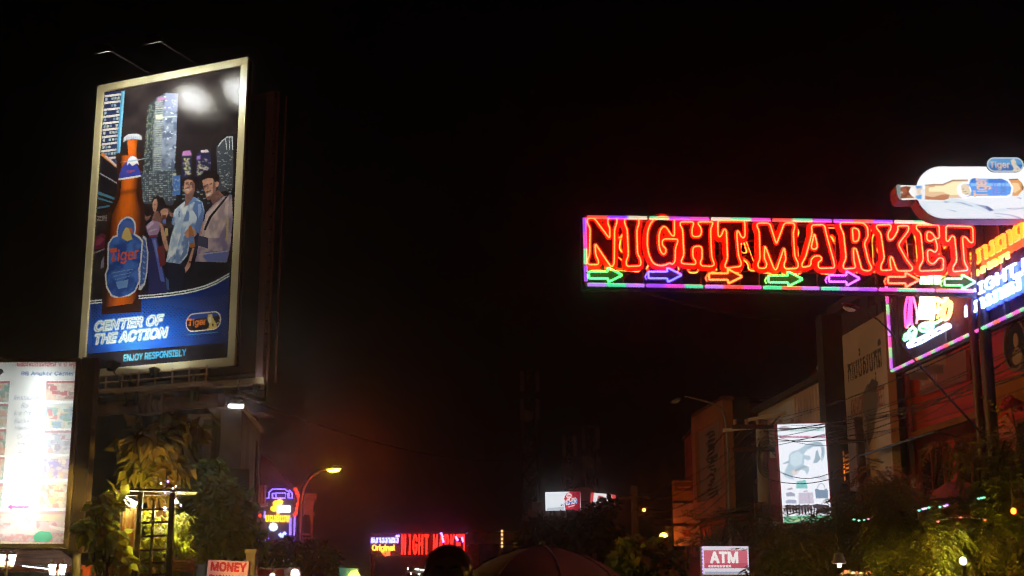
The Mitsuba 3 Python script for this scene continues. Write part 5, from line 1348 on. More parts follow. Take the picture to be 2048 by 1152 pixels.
put(t, 'snowflake_light', [FZ.line([FZ.px(500 + 198 / 4.235, 880 + 735 / 4.235), FZ.px(500 + (198 + 38 * math.cos(k * .785)) / 4.235, 880 + (735 + 36 * math.sin(k * .785)) / 4.235)], .05, -.1) for k in range(8)], matte((.8, .8, .8)), glow=(1.0, 1.8, 2.6))
nz('neon_swoosh', [[(248, 790), (262, 810), (285, 800), (302, 780)], [(250, 795), (275, 815), (300, 795)]], (.7, 1, 4), .07)
put(t, 'pipe', [FZ.line([FZ.px(500 + x / 4.235, 880 + 385 / 4.235), FZ.px(500 + (x - 5) / 4.235, 880 + 540 / 4.235)], .05, .1) for x in (82, 104, 128)] + [FZ.line([FZ.px(516, 1012), FZ.px(536, 1009)], .07, .1)], WHITE_PAINT)
t = thing('lantern_string', 'string of round red paper lanterns hanging on the orange street lamp pole', 'lanterns')
for x, y, r in ((591, 979, 4), (594, 986, 4.2), (598, 993, 4.6), (600, 1001, 4.8), (596, 1009, 4.4), (594, 1018, 4.2), (592, 1026, 4), (589, 1030, 3.6), (601, 1011, 3.4), (520, 1031, 3.6)):
    c = at(x, y, 56)
    rr = r / F_PX * 56
    put(t, 'lantern', ball(c, rr, 2, (1, 1, 1)), matte((.7, .1, .05)), glow=(2.4, .07, .03))
put(t, 'cord', tube([at(x, y, 56) for x, y in ((591, 972), (594, 986), (599, 1000), (595, 1015), (589, 1034))], .015, 5), DARK_IRON)
# street lamp with the orange light
def street_lamp(label, pts, Y, head, r, lit=None, mat=GALV, hs=4.2):
    t = thing('street_lamp', label, 'street lamp')
    p = [at(x, y, Y) for x, y in pts]
    foot = p[0] * [1, 1, 0]
    c = chaikin(np.array(p), 3, False)
    put(t, 'pole', tube(np.vstack([foot, c]), np.concatenate([[r * 1.25], np.linspace(r, r * .6, len(c))]), 10), mat, smooth=40)
    h = at(*head, Y)
    d = unit(h - p[-1])
    M = np.eye(4); M[:3, 0] = d; M[:3, 1] = unit(np.cross([0, 0, 1.0], d)); M[:3, 2] = np.cross(M[:3, 0], M[:3, 1]); M[:3, 3] = h
    L = r * hs
    shell = trimesh.creation.icosphere(2, 1.0); shell.apply_scale((L, L * .38, L * .22)); shell.vertices[:, 2] = np.maximum(shell.vertices[:, 2], -.02)
    shell.apply_transform(M)
    key = put(t, 'lamp_head', shell, mat, smooth=40)
    bowl = trimesh.creation.icosphere(2, 1.0); bowl.apply_scale((L * .72, L * .33, L * .34)); bowl.vertices[:, 2] = np.minimum(bowl.vertices[:, 2], 0.0) - .025
    bowl.apply_transform(M)
    put(key, 'bowl', bowl, matte((.75, .72, .68)), glow=lit, smooth=40, pick=14)
    return t


street_lamp('tall curved street lamp glowing orange above the far shops', [(597, 1085), (599, 1030), (602, 990), (612, 962), (632, 944), (655, 938)], 55, (668, 937), .085, (480, 36, 1.2), GALV)
# far market sign
Y = 58.0
FF = Frame((at(840, 1090, Y)[0], Y, 0), math.radians(-3))
t = thing('far_market_sign', 'small distant red neon night market sign, blue and yellow at its left end', 'neon sign')
a, b = FF.px(803, 1108), FF.px(936, 1069)
g = []
for k, ch in enumerate('NIGHT MARKET'):
    if ch != ' ':
        x = (a[0] + (b[0] - a[0]) * (k - (k > 5) * .45) / 11.55)
        w_ = (b[0] - a[0]) / 11.55 * (.30 if ch == 'I' else .66)
        g.append(place(text(ch, False), x + (.12 if ch == 'I' else 0), a[1], x + w_, None, b[1]))
g = unary_union(g)
put(t, 'lettering', FF.ext(g.buffer(.016), -.06, .06), matte((.5, .06, .03)), glow=(3.2, .06, .03), label='red outlined neon lettering')
a, b = FF.px(742, 1086), FF.px(799, 1070)
put(t, 'lettering', FF.ext(place(khmer('សាររាតរី'), a[0], a[1], b[0], None, b[1]).buffer(.006), -.06, .06), matte((.7, .8, .9)), glow=(.55, .8, 5.0), label='blue white neon lettering in Khmer script')
a, b = FF.px(744, 1105), FF.px(790, 1089)
put(t, 'lettering', FF.ext(place(text('Original'), a[0], a[1], b[0], None, b[1]).buffer(.004), -.06, .06), matte((.8, .6, .2)), glow=(2.4, 1.1, .06), label='yellow neon lettering')
ar = [(766, 1107), (772, 1102), (772, 1105), (780, 1105), (780, 1109), (772, 1109), (772, 1112)]
put(t, 'arrow', FF.line([FF.px(*p) for p in ar], .055, 0, 6, True), matte((.8, .3, .2)), glow=(3, .3, .05))
put(t, 'accent_light', [FF.line([FF.px(x, y), FF.px(x + 3, y + 10)], .05, .02) for x, y in ((882, 1065), (884, 1075), (934, 1066), (936, 1075), (912, 1072), (924, 1074))], matte((.8, .8, .9)), glow=(.7, .8, 4))
put(t, 'mesh_panel', FF.box(FF.px(738, 1110)[0], FF.px(940, 1110)[0], FF.px(800, 1111)[1], FF.px(800, 1066)[1], -.25, -.18), matte((.05, .012, .012)))
put(t, 'pole', [rod(FF.P(FF.px(x, 1100)[0], 0, -.3), FF.P(FF.px(x, 1100)[0], FF.px(800, 1066)[1], -.3), .09) for x in (745, 935)], DARK_IRON)
t = thing('wood_gate_beam', 'dark heavy wooden cross beam right of the distant market sign', 'beam')
put(t, 'beam', [bar(at(930, 1078, 57), at(1045, 1078, 57), .5, .42), bar(at(935, 1066, 57), at(1040, 1066, 57), .3, .12)], BARK)
put(t, 'post', [bar(at(x, 1078, 57.3) * [1, 1, 0], at(x, 1080, 57.3), .4) for x in (950, 1036)], BARK)
t = thing('slim_light_pole', 'slim pole with a few tiny bulbs crossing the wooden gate beam', 'pole')
c = at(1004, 1060, 55)
put(t, 'pole', rod(c * [1, 1, 0], c, .05), BARK)
put(t, 'bulb', [ball(at(1004, y, 54.9), .05, 1) for y in (1062, 1069, 1078, 1086, 1093)], matte((.8, .7, .5)), glow=(1.6, .8, .3))
t = thing('yellow_sign_box', 'small dim yellow box sign right of the slim light pole', 'sign')
put(t, 'box', boxm(at(1038, 1087, 54), (.42, .2, .30)), matte((.5, .28, .05)), glow=(.045, .022, .003)); put(t, 'post', rod(at(1038, 1095, 54) * [1, 1, 0], at(1038, 1095, 54), .04), DARK_IRON)
t = thing('market_awning', 'red and white lit awning below the dark low tree at the bottom', 'awning')
w = [at(505, 1140, 38), at(600, 1138, 38), at(604, 1162, 36.5), at(500, 1162, 36.5)]
for k in range(6):
    A_, B_ = w[0] + (w[1] - w[0]) * k / 6, w[0] + (w[1] - w[0]) * (k + 1) / 6
    C_, D_ = w[3] + (w[2] - w[3]) * (k + 1) / 6, w[3] + (w[2] - w[3]) * k / 6
    put(t, 'panel', trimesh.Trimesh([A_, B_, C_, D_], [[0, 2, 1], [0, 3, 2]], process=False), matte((.7, .08, .08) if k < 4 else (.8, .5, .45)))
put(t, 'post', [rod(p * [1, 1, 0], p, .03) for p in w], DARK_IRON)
put(t, 'edge_pole', [rod(w[0] + [0, 0, .02], w[1] + [0, 0, .02], .02)], matte((.5, .3, .2)))
t = thing('awning_lamp', 'bright bare bulb at the right end of the red awning', 'lamp')
c = at(590, 1147, 36.2)
put(t, 'bulb', ball(c, .10, 2), matte((.8, .8, .8)), glow=(60, 40, 26), pick=.6); put(t, 'cord', rod(c, c + [0, 0, .5], .01), DARK_IRON)
t = thing('awning_lamp', 'second bare bulb near the left end of the red awning', 'lamp')
c = at(545, 1152, 36.2)
put(t, 'bulb', ball(c, .06, 2), matte((.8, .8, .8)), glow=(60, 22, 16), pick=.4); put(t, 'cord', rod(c, c + [0, 0, .5], .01), DARK_IRON)
t = thing('bar_sign', 'teal sign board with yellow neon squiggle left below the far market sign', 'sign')
FK = Frame((at(690, 1140, 46)[0], 46, 0), 0)
put(t, 'board', FK.ext(FK.pg([(679, 1135), (716, 1137), (716, 1175), (679, 1175)]), -.1, -.002), matte((.10, .45, .40)), glow=(.02, .10, .09))
put(t, 'neon_squiggle', [FK.line(chaikin([FK.px(*p) for p in r_], 2, False), .05, .04) for r_ in ([(700, 1152), (704, 1146), (710, 1144), (706, 1152)], [(708, 1150), (712, 1141), (714, 1148), (718, 1152)], [(698, 1155), (706, 1150), (714, 1150)])], matte((.8, .7, .3)), glow=(11, 6.5, .4))
put(t, 'post', rod(FK.P(*FK.px(678, 1114), -.05), FK.P(FK.px(678, 1114)[0], 0, -.05), .04), GALV)
t = thing('market_stall_lights', 'cluster of white stall lights at the bottom edge below the distant market sign', 'lamp')
for k, (x, y, w_) in enumerate(((816, 1137, 3), (834, 1138, 8), (845, 1140, 9), (855, 1143, 4), (822, 1147, 3), (838, 1148, 4))):
    put(t, 'light_tube', bar(at(x - w_ / 2, y, 44), at(x + w_ / 2, y + .6, 44), .06, .05), matte((.8, .8, .8)), glow=(5, 5.2, 4.6))
put(t, 'rail', bar(at(812, 1144, 44.1), at(862, 1145, 44.1), .05), DARK_IRON)

# rooftop beer signs
Y = 70.0
FR = Frame((at(1125, 1010, Y)[0], Y, 0), 0.0)
t = thing('rooftop_building', 'grey walled building carrying the two lit rooftop beer signs', 'building')
a, b = FR.px(1060, 1240), FR.px(1235, 1030)
put(t, 'wall', FR.box(a[0], b[0], 0, b[1], -9, -.8), CONCRETE)
put(t, 'parapet', [FR.box(a[0] - .1, b[0] + .1, b[1], b[1] + .35, -9.1, -.6)], CONCRETE)
put(t, 'upper_room', FR.ext(FR.pg([(1064, 1028), (1064, 1000), (1090, 998), (1190, 998), (1200, 1028)]), -6, -1.0), CONCRETE)
put(t, 'roof_dome', FR.ext(FR.pg([(1135, 998), (1140, 968), (1168, 962), (1190, 966), (1202, 982), (1206, 998)]), -7, -3), PALE_WALL)
for k in range(5):
    u = FR.px(1075 + k * 30, 1070)[0]
    put(t, 'window', FR.box(u, u + .5, b[1] - 2.2, b[1] - 1.0, -.797, -.74), DARK_IRON)


def rim_art(F, x0, y0, x1, y1, kind):
    W = (1.0, 1.06, 1.12)
    L = [(W, orect(F, x0, y0, x1, y1))]
    if kind == 0:
        q = orect(F, x0, y0, x1, y1)
        L.append(((.62, .02, .05), F.pg([(x0 + 40, y1), (x0 + 37, y0 + 14), (x0 + 42, y0 + 4), (x0 + 50, y0), (x1, y0), (x1, y1)])))
        L.append(((.34, .01, .03), F.pg([(x1 - 16, y0), (x1, y0), (x1, y1), (x1 - 12, y1)])))
        L.append(((.04, .12, .50), F.pg([(x0 + 30, y1 - 10), (x0 + 32, y0 + 25), (x1 - 6, y0 + 14), (x1 - 5, y0 + 24)])))
        an, bn = F.px(x0 + 33, y1 - 12), F.px(x1 - 8, y0 + 17)
        g = place(text('ANCHOR'), an[0], an[1] - .06, bn[0], None, an[1] + .24)
        L.append(((1.1, 1.1, 1.1), affinity.skew(g, 0, 9.5, origin=(an[0], an[1]))))
        c = F.px(x0 + 47, y0 + 9)
        L.append(((1.2, .9, .9), Point(c).buffer(.13).difference(Point(c).buffer(.08)).union(sbox(c[0] - .02, c[1] - .16, c[0] + .02, c[1] + .16))))
        L.append(((1.0, .5, .5), F.pg([(x0 + 44, y1 - 9), (x0 + 60, y1 - 13), (x0 + 58, y1 - 10), (x0 + 46, y1 - 7)])))
        L.append(((.62, .70, .78), F.pg([(x0 + 2, y1), (x0 + 4, y1 - 6), (x0 + 38, y1 - 9), (x0 + 38, y1)])))
        L = [(i, g_.intersection(q)) for i, g_ in L]
    return L


for kind, (x0, y0, x1, y1), ang, lab in ((0, (1091, 983, 1161, 1022), 1.5, 'lit rooftop sign with a red half and white lettering on a blue band'), (1, (1178, 990, 1232, 1022), -14, 'smaller lit white rooftop sign with red ends, half hidden by a tree')):
    t = thing('rooftop_sign', lab, 'lightbox sign')
    FX = Frame((at((x0 + x1) / 2, 1000, 68)[0], 68, 0), math.radians(ang), math.radians(1.0) if kind == 0 else math.radians(-7))
    a, b = FX.px(x0, y1), FX.px(x1, y0)
    put(t, 'box', FX.box(a[0], b[0], a[1], b[1], -.5, -.004), matte((.3, .3, .3)))
    if kind == 0:
        print_on(FX, t + '__face', rim_art(FX, x0, y0, x1, y1, 0), 0.0, lambda c: matte([v * .4 for v in c]), glow=.85)
    else:
        w = b[0] - a[0]
        print_on(FX, t + '__face', [((1.0, 1.0, 1.02), sbox(a[0], a[1], b[0], b[1])), ((.8, .05, .06), sbox(a[0], a[1], a[0] + w * .12, b[1])), ((.8, .06, .06), sbox(b[0] - w * .16, a[1], b[0], b[1])), ((.6, .08, .08), sbox(a[0] + w * .3, a[1] + .5, a[0] + w * .5, b[1] - .12))], 0.0, lambda c: matte((.6, .6, .6)), glow=.85)
    put(t, 'leg', [bar(FX.P(a[0] + (b[0] - a[0]) * k, a[1] - 1.2, -.3), FX.P(a[0] + (b[0] - a[0]) * k, a[1], -.3), .1) for k in (.15, .85)], DARK_IRON)
rf = [(at(1205 + dx, 1008 + dy, 66), np.array([r, r, r])) for dx, dy, r in ((-10, 4, .28), (4, 6, .34), (0, -6, .2), (-3, 16, .4), (10, 14, .25))]
t = thing('rooftop_shrub', 'dark shrub on the roof in front of the smaller lit rooftop sign', 'shrub')
put(t, 'foliage', leaves(71, rf, 420, .16), LEAF_DARK); put(t, 'stem', rod(at(1205, 1060, 66) * [1, 1, 0], at(1205, 1010, 66), .05), BARK)

# telecom masts
def mast(label, x0, x1, ytop, ybot, Y):
    t = thing('lattice_mast', label, 'mast')
    h0, h1 = at(x0, ybot, Y), at(x1, ybot, Y)
    w = h1[0] - h0[0]; cx = (h0[0] + h1[0]) / 2
    z1, = [at(x0, ytop, Y)[2]]
    n = max(6, int((z1) / (w * 1.1)))
    legs = []
    for sx, sy in ((-1, -1), (1, -1), (1, 1), (-1, 1)):
        legs.append(rod([cx + sx * w * .62, Y + sy * w * .62, 0], [cx + sx * w * .36, Y + sy * w * .36, z1], .07, 5))
    put(t, 'leg', legs, GALV)
    br = []
    for k in range(n):
        za, zb = z1 * k / n, z1 * (k + 1) / n
        ra, rb = w * (.62 - .26 * k / n), w * (.62 - .26 * (k + 1) / n)
        for sy in (-1, 1):
            br += [rod([cx - ra, Y + sy * ra, za], [cx + rb, Y + sy * rb, zb], .035, 4), rod([cx + ra, Y + sy * ra, za], [cx - rb, Y + sy * rb, zb], .035, 4), rod([cx - rb, Y + sy * rb, zb], [cx + rb, Y + sy * rb, zb], .03, 4)]
    put(t, 'bracing', br, GALV, kind='stuff')
    put(t, 'antenna', [boxm([cx + sx * w * .5, Y - w * .4, z1 - 1.0 - k * 2.2], (.3, .2, 1.6)) for sx in (-1, 1) for k in (0, 1)] + [ball([cx - .2, Y - w * .5, z1 * .82], .5, 1, (1, .4, 1))], WHITE_PAINT)


mast('tallest faint lattice mast above the rooftop building', 1044, 1076, 740, 960, 110)
mast('shorter faint lattice mast right of the tallest one', 1128, 1150, 868, 965, 112)
mast('faint lattice mast furthest right of the three', 1168, 1196, 852, 965, 108)
t = thing('wire_pole', 'plain concrete pole right of the rooftop signs', 'pole')
c = at(1269, 972, 48); put(t, 'pole', tube([c * [1, 1, 0], c], [.16, .12], 10), CONCRETE, smooth=40); put(t, 'crossarm', bar(c + [-.5, -.14, -.4], c + [.5, -.14, -.4], .1), CONCRETE)
t = thing('orange_globe_lamp', 'glowing orange lamp low in the dark right of the round parasol', 'lamp')
c = at(1327, 1073, 40)
put(t, 'globe', ball(c, .105, 2), matte((.8, .6, .4)), glow=(90, 10, .9), pick=2); put(t, 'pole', rod(c * [1, 1, 0], c + [0, 0, -.1], .05), DARK_IRON)
t = thing('tiny_orange_lamp', 'tiny orange lamp on the wires right of the rooftop signs', 'lamp')
c = at(1288, 1020, 46); put(t, 'globe', ball(c, .06, 1), matte((.8, .6, .4)), glow=(9, 2.4, .4)); put(t, 'bracket', rod(c, at(1269, 1018, 48), .02), DARK_IRON)

# ================================================================ right side of the street
FA = Frame((6.5, 25.0, 0), math.atan2(-1, .1))
rb = thing('red_building', 'dark red shop building behind the neon signs, with signs on its front', 'building')
ub = lambda x, y=900, n=0: FA.px(x, y, n)[0]
put(rb, 'wall', FA.box(ub(1792), ub(1792) + 9.0, 0, 6.9, -8, 0), RED_WALL)
put(rb, 'cornice', FA.box(ub(1792) - .1, ub(1792) + 9.1, 6.9, 7.15, -8.1, .18), DARK_WALL)
for x0, x1 in ((1787, 1803), (1806, 1815)):
    put(rb, 'pilaster', FA.box(ub(x0), ub(x1), 0, 6.88, .003, .30), DARK_WALL)
u0 = ub(1792)
for k in range(3):
    put(rb, 'ledge', FA.box(u0 + .8, u0 + 8.9, 2.9 + k * 1.55, 3.0 + k * 1.55, .002, .12), matte((.34, .12, .05)))
for k in range(5):
    a_, b_ = u0 + 1.2 + k * 1.5, u0 + 2.2 + k * 1.5
    w = put(rb, 'window', FA.box(a_, b_, 3.15, 4.2, .002, .05), matte((.03, .02, .025)))
    put(w, 'frame', [FA.box(a_ - .04, b_ + .04, v, v + .05, .002, .09) for v in (3.11, 4.2)] + [FA.box(u, u + .04, 3.16, 4.2, .051, .09) for u in (a_ - .02, (a_ + b_) / 2, b_ - .02)], matte((.22, .06, .05)))
t = thing('wall_sign', 'pale pink sign board high on the red building, behind the diagonal lamp arm', 'sign')
g = FA.pg([(1842, 792), (1842, 727), (1934, 700), (1936, 760)], .1)
put(t, 'board', FA.ext(g, .06, .12), matte((.36, .13, .14)))
gg = g.bounds
put(t, 'lettering', FA.ext(place(khmer('ហងក'), gg[0] + .1, gg[1] + .18, gg[0] + .75, None, gg[1] + .5), .121, .125), matte((.55, .30, .30)))
t = thing('round_emblem_sign', 'round dark emblem sign with a pale figure, high on the red building', 'sign')
c = FA.px(2034, 690, .2)
put(t, 'disc', FA.ext(Point(c).buffer(.34, 24), .10, .20), matte((.05, .045, .09)))
put(t, 'rim', FA.ext(Point(c).buffer(.36, 24).difference(Point(c).buffer(.32, 24)), .12, .24), matte((.30, .20, .22)))
put(t, 'figure', FA.ext(unary_union([affinity.scale(Point(c[0], c[1] + .06).buffer(.09), .8, 1.15), affinity.scale(Point(c[0], c[1] - .16).buffer(.15), 1.0, .8)]), .20, .215), matte((.50, .34, .32)))
t = thing('orange_band_sign', 'long dim orange sign band on the red building under the emblem', 'sign')
put(t, 'board', FA.ext(FA.pg([(1985, 770), (2120, 715), (2120, 770), (1985, 820)], .1), .06, .14), matte((.42, .13, .03)))
t = thing('blue_awning', 'dark blue awning sloping over the red shop front', 'awning')
A_, B_ = FA.P(ub(1822, 880), FA.px(1822, 880)[1], .01), FA.P(ub(1990, 835), FA.px(1822, 880)[1], .01)
C_, D_ = B_ + FA.n * .9 + [0, 0, -.28], A_ + FA.n * .9 + [0, 0, -.28]
nst = 8
for k in range(nst):
    q0, q1 = k / nst, (k + 1) / nst
    put(t, 'panel', trimesh.Trimesh([A_ + (B_ - A_) * q0, A_ + (B_ - A_) * q1, D_ + (C_ - D_) * q1, D_ + (C_ - D_) * q0], [[0, 1, 2], [0, 2, 3]], process=False), matte((.03, .035, .10) if k % 2 else (.04, .05, .14)))
put(t, 'rod', [rod(D_, C_, .02), rod(A_ + [0, 0, -.5], D_, .012), rod(B_ + [0, 0, -.5], C_, .012)], DARK_IRON)
t = thing('pale_banner', 'small pale triangular cloth with pink flowers on top, right of the twin posts', 'banner')
FP_ = Frame((at(2012, 860, 15)[0], 15, 0), math.radians(-25))
put(t, 'cloth', FP_.ext(FP_.pg([(1992, 845), (2012, 828), (2036, 866), (2030, 900), (1996, 900)]), -.02, 0), matte((.55, .42, .42)))
put(t, 'pole', rod(FP_.P(*FP_.px(2012, 826), -.05), FP_.P(FP_.px(2012, 826)[0], 0, -.05), .02), DARK_IRON)
t = thing('pink_flowers', 'pink flower cluster above the pale cloth at the right edge', 'flowers')
put(t, 'petals', leaves(77, [(at(2020, 806, 14.8), np.array([.07, .07, .06])), (at(2032, 812, 14.8), np.array([.05, .05, .05]))], 160, .05, aspect=.5, droop=0), matte((.55, .09, .22)))
put(t, 'stem', tube([at(2040, 900, 14.8), at(2030, 850, 14.8), at(2022, 812, 14.8)], .008, 5), BARK)
t = thing('pale_parasol', 'pale domed parasol among the leaves in front of the red building', 'parasol')
c = at(1915, 962, 15)
pr = trimesh.creation.revolve(np.array([(0.0, 0.0), (.12, -.02), (.24, -.09), (.32, -.19), (.30, -.20), (.22, -.11), (.1, -.04), (0, -.02)]), sections=12); pr.apply_translation(c)
put(t, 'canopy', pr, matte((.15, .08, .07))); put(t, 'pole', rod(c * [1, 1, 0], c, .018), DARK_IRON)

t = thing('cafe_building', 'narrow dark building with glowing orange windows behind the tall pale sign board', 'building')
put(t, 'wall', FA.box(ub(1678), ub(1787) - .003, 0, 7.3, -8, -.05), DARK_WALL)
put(t, 'cornice', FA.box(ub(1678) - .05, ub(1787) - .01, 7.3, 7.5, -8, .1), DARK_WALL)
put(t, 'pillar', FA.box(ub(1679), ub(1692), 0, 7.29, -.047, .35), DARK_WALL)
put(t, 'pillar', FA.box(ub(1757), ub(1768), 0, 5.4, -.047, .22), grained('peach_wall', (.76, .42, .26), (.60, .32, .20), 1.5, .8), label='peach coloured pillar')
put(t, 'pillar', FA.box(ub(1770), ub(1786), 0, 7.28, -.047, .30), DARK_WALL)
for (x0, y0, x1, y1), pw in (((1684, 900, 1690, 966), 1.0), ((1693, 905, 1700, 950), .5), ((1714, 885, 1728, 972), .85)):
    a_, b_ = FA.px(x0, y1, .05), FA.px(x1, y0, .05)
    w = put(t, 'window', FA.box(a_[0], b_[0], a_[1], b_[1], -.04, .06), matte((.12, .05, .02)))
    nrow = 5
    for k in range(nrow):
        va, vb = a_[1] + (b_[1] - a_[1]) * k / nrow + .02, a_[1] + (b_[1] - a_[1]) * (k + 1) / nrow - .02
        pg_ = [.35, .75, .55, .25, .12][k] * pw
        put(w, 'pane', FA.box(a_[0] + .02, b_[0] - .02, va, vb, .062, .068), matte((.5, .3, .15)), glow=(1.5 * pg_, .32 * pg_, .03 * pg_))
t = thing('tall_shop_board', 'tall pale shop board with dark Khmer and red lettering, left of the neon shopper sign', 'sign')
g = FA.pg([(1692, 985), (1690, 669), (1776, 620), (1782, 955)], .5)
x0_, y0_, x1_, y1_ = g.bounds
u0b, u1b = ub(1691, 800, .5), ub(1778, 800, .5)
v1b, v0b = FA.px(1690, 669, .5)[1], FA.px(1692, 985, .5)[1]
put(t, 'board', FA.box(u0b, u1b, v0b, v1b, .36, .50), grained('board_paint', (.56, .40, .30), (.46, .33, .25), 1.2, .7))
wb = u1b - u0b
tb = [((.10, .075, .07), place(khmer('កាបប^សបក_រពី'), u0b + wb * .10, v1b - .88, u0b + wb * .90, .34)),
      ((.32, .06, .05), place(text('ANGKOR PUB STREET'), u0b + wb * .12, v1b - 1.52, u0b + wb * .92, .30)),
      ((.20, .16, .17), Polygon([(u0b + wb * x, v0b + (v1b - v0b) * y) for x, y in ((.42, .56), (.55, .62), (.72, .60), (.78, .50), (.70, .40), (.62, .30), (.50, .24), (.46, .30), (.50, .40), (.40, .46))])),
      ((.13, .10, .11), Polygon([(u0b + wb * x, v0b + (v1b - v0b) * y) for x, y in ((.55, .60), (.66, .64), (.80, .60), (.74, .55), (.60, .56))])),
      ((.28, .20, .18), Polygon([(u0b + wb * x, v0b + (v1b - v0b) * y) for x, y in ((.30, .30), (.44, .33), (.46, .24), (.32, .20))])),
      ((.24, .10, .07), Polygon([(u0b + wb * x, v0b + (v1b - v0b) * y) for x, y in ((.2, .12), (.5, .14), (.5, .05), (.2, .04))]))]
print_on(FA, t + '__print', tb, .503, matte)

t = thing('corrugated_shophouse', 'shop house with pale corrugated cladding under the roof edge, behind the leather lightbox', 'building')
put(t, 'wall', FA.box(ub(1519), ub(1677) - .003, 0, 6.2, -7, 0), PALE_WALL)
x = ub(1592, 820); k = 0
while x < ub(1674, 800):
    put(t, 'cladding_rib', FA.box(x, x + .11, 4.7, 6.16, .003, .05), grained('cladding', (.74, .54, .38), (.58, .42, .30), 2, .6) if k == 0 else 'cladding')
    x += .20; k += 1
put(t, 'roof_edge', FA.box(ub(1519) - .1, ub(1677), 6.2, 6.32, -7, .14), DARK_WALL)
put(t, 'ledge', FA.box(ub(1519), ub(1677) - .01, 4.55, 4.68, .002, .16), DARK_WALL)
w = put(t, 'door', FA.box(ub(1526), ub(1545), .13, 4.2, .002, .06), matte((.07, .06, .06)))
for k in range(3):
    a_ = ub(1550) + k * 1.2
    w = put(t, 'window', FA.box(a_, a_ + .8, 2.5, 4.0, .002, .04), matte((.05, .045, .05)))
    put(w, 'frame', [FA.box(a_ - .04, a_ + .84, v, v + .05, .041, .08) for v in (2.46, 4.0)], matte((.35, .3, .28)))
t = thing('end_wall_building', 'dark brown building whose end wall stands behind the utility pole', 'building')
FE = Frame((at(1490, 900, 36.2)[0], 36.2, 0), 0.0)
a_, b_ = FE.px(1457, 1240), FE.px(1560, 806)
put(t, 'wall', FE.box(a_[0], b_[0], 0, b_[1], -8, 0), grained('brown_wall', (.34, .08, .07), (.24, .06, .05), .8, .85))
put(t, 'parapet', FE.box(a_[0] - .05, b_[0] + .05, b_[1], b_[1] + .12, -8, .1), DARK_WALL)
p_ = put(t, 'ladder', [bar(FE.P(*FE.px(1477, 920), .15), FE.P(*FE.px(1487, 1012), .15), .07), bar(FE.P(*FE.px(1498, 920), .15), FE.P(*FE.px(1502, 1012), .15), .07)] + [bar(FE.P(*FE.px(1478 + k * 1.6, 921 + k * 18), .15), FE.P(*FE.px(1499 + k * .7, 921 + k * 18), .15), .05) for k in range(6)], GALV)
put(t, 'shutter', FE.ext(FE.pg([(1496, 925), (1518, 922), (1520, 1014), (1500, 1014)]), .01, .10), matte((.14, .15, .17)))
t = thing('pylon_board', 'tall sign board with a wide orange brown frame and a pale panel of scrawled lettering', 'sign')
vt, vb = FA.px(1391, 836, .2)[1], FA.px(1391, 1042, .2)[1]
ul, ur = ub(1391, 900, .2), ub(1456, 900, .2)
ribbon_frame(FA, t, ul, ur, vb, vt, .42, .05, .30, grained('orange_frame', (.62, .30, .13), (.48, .22, .10), 1.2, .6))
put(t, 'panel', FA.box(ul + .42, ur - .42, vb + .42, vt - .42, .05, .20), matte((.62, .46, .48)))
rs = random.Random(6)
sc = [FA.line(chaikin([(ul + (ur - ul) * (.52 + rs.uniform(-.18, .18)), vt - .55 - k * .11 - rs.uniform(0, .1)) for _ in range(6)], 2, False), .022, .205, 4) for k in range(20)]
put(t, 'scrawl', sc, matte((.10, .08, .12)), label='scrawled dark lettering running down the panel')
put(t, 'back_box', FA.box(ul + .02, ur - .02, vb + .02, vt - .02, -.4, .045), DARK_WALL)
put(t, 'top_lamp_bar', FA.box(ul, ur, vt + .004, vt + .09, .0, .3), matte((.24, .12, .06)))

t = thing('bank_sign_stack', 'three small sign boards on one post: yellow on top, grey, then white', 'sign')
FV = Frame((at(1372, 1020, 40.5)[0], 40.5, 0), 0.0)
for (x0, y0, x1, y1), bg, tx, ink in (((1345, 961, 1397, 1001), (.48, .30, .06), None, (.20, .08, .03)), ((1347, 1006, 1400, 1046), (.42, .40, .42), 'VISA', (.10, .09, .14)), ((1349, 1052, 1400, 1092), (.50, .46, .46), None, (.42, .06, .05))):
    a_, b_ = FV.px(x0, y1), FV.px(x1, y0)
    k_ = put(t, 'board', FV.box(a_[0], b_[0], a_[1], b_[1], -.15, -.003), matte([c * .7 for c in bg]))
    L = [(bg, sbox(a_[0] + .01, a_[1] + .01, b_[0] - .01, b_[1] - .01))]
    w_, h_ = b_[0] - a_[0], b_[1] - a_[1]
    if tx:
        L.append((ink, place(text(tx), a_[0] + w_ * .3, a_[1] + h_ * .30, a_[0] + w_ * .92, h_ * .36)))
    elif bg[0] < .49:
        L += [(ink, sbox(a_[0] + w_ * .08, a_[1] + h_ * .48, b_[0] - w_ * .06, b_[1] - h_ * .08)), ((.5, .3, .06), sbox(a_[0] + w_ * .2, a_[1] + h_ * .62, b_[0] - w_ * .3, a_[1] + h_ * .70))]
    else:
        L += [(ink, Point(a_[0] + w_ * .45, a_[1] + h_ * .62).buffer(h_ * .16)), ((.55, .2, .05), Point(a_[0] + w_ * .56, a_[1] + h_ * .62).buffer(h_ * .16))]
    print_on(FV, k_ + '__face', L, 0.0, matte)
put(t, 'post', [rod(FV.P(0, 0, -.22), FV.P(0, FV.px(1370, 958)[1], -.22), .06)], DARK_IRON)

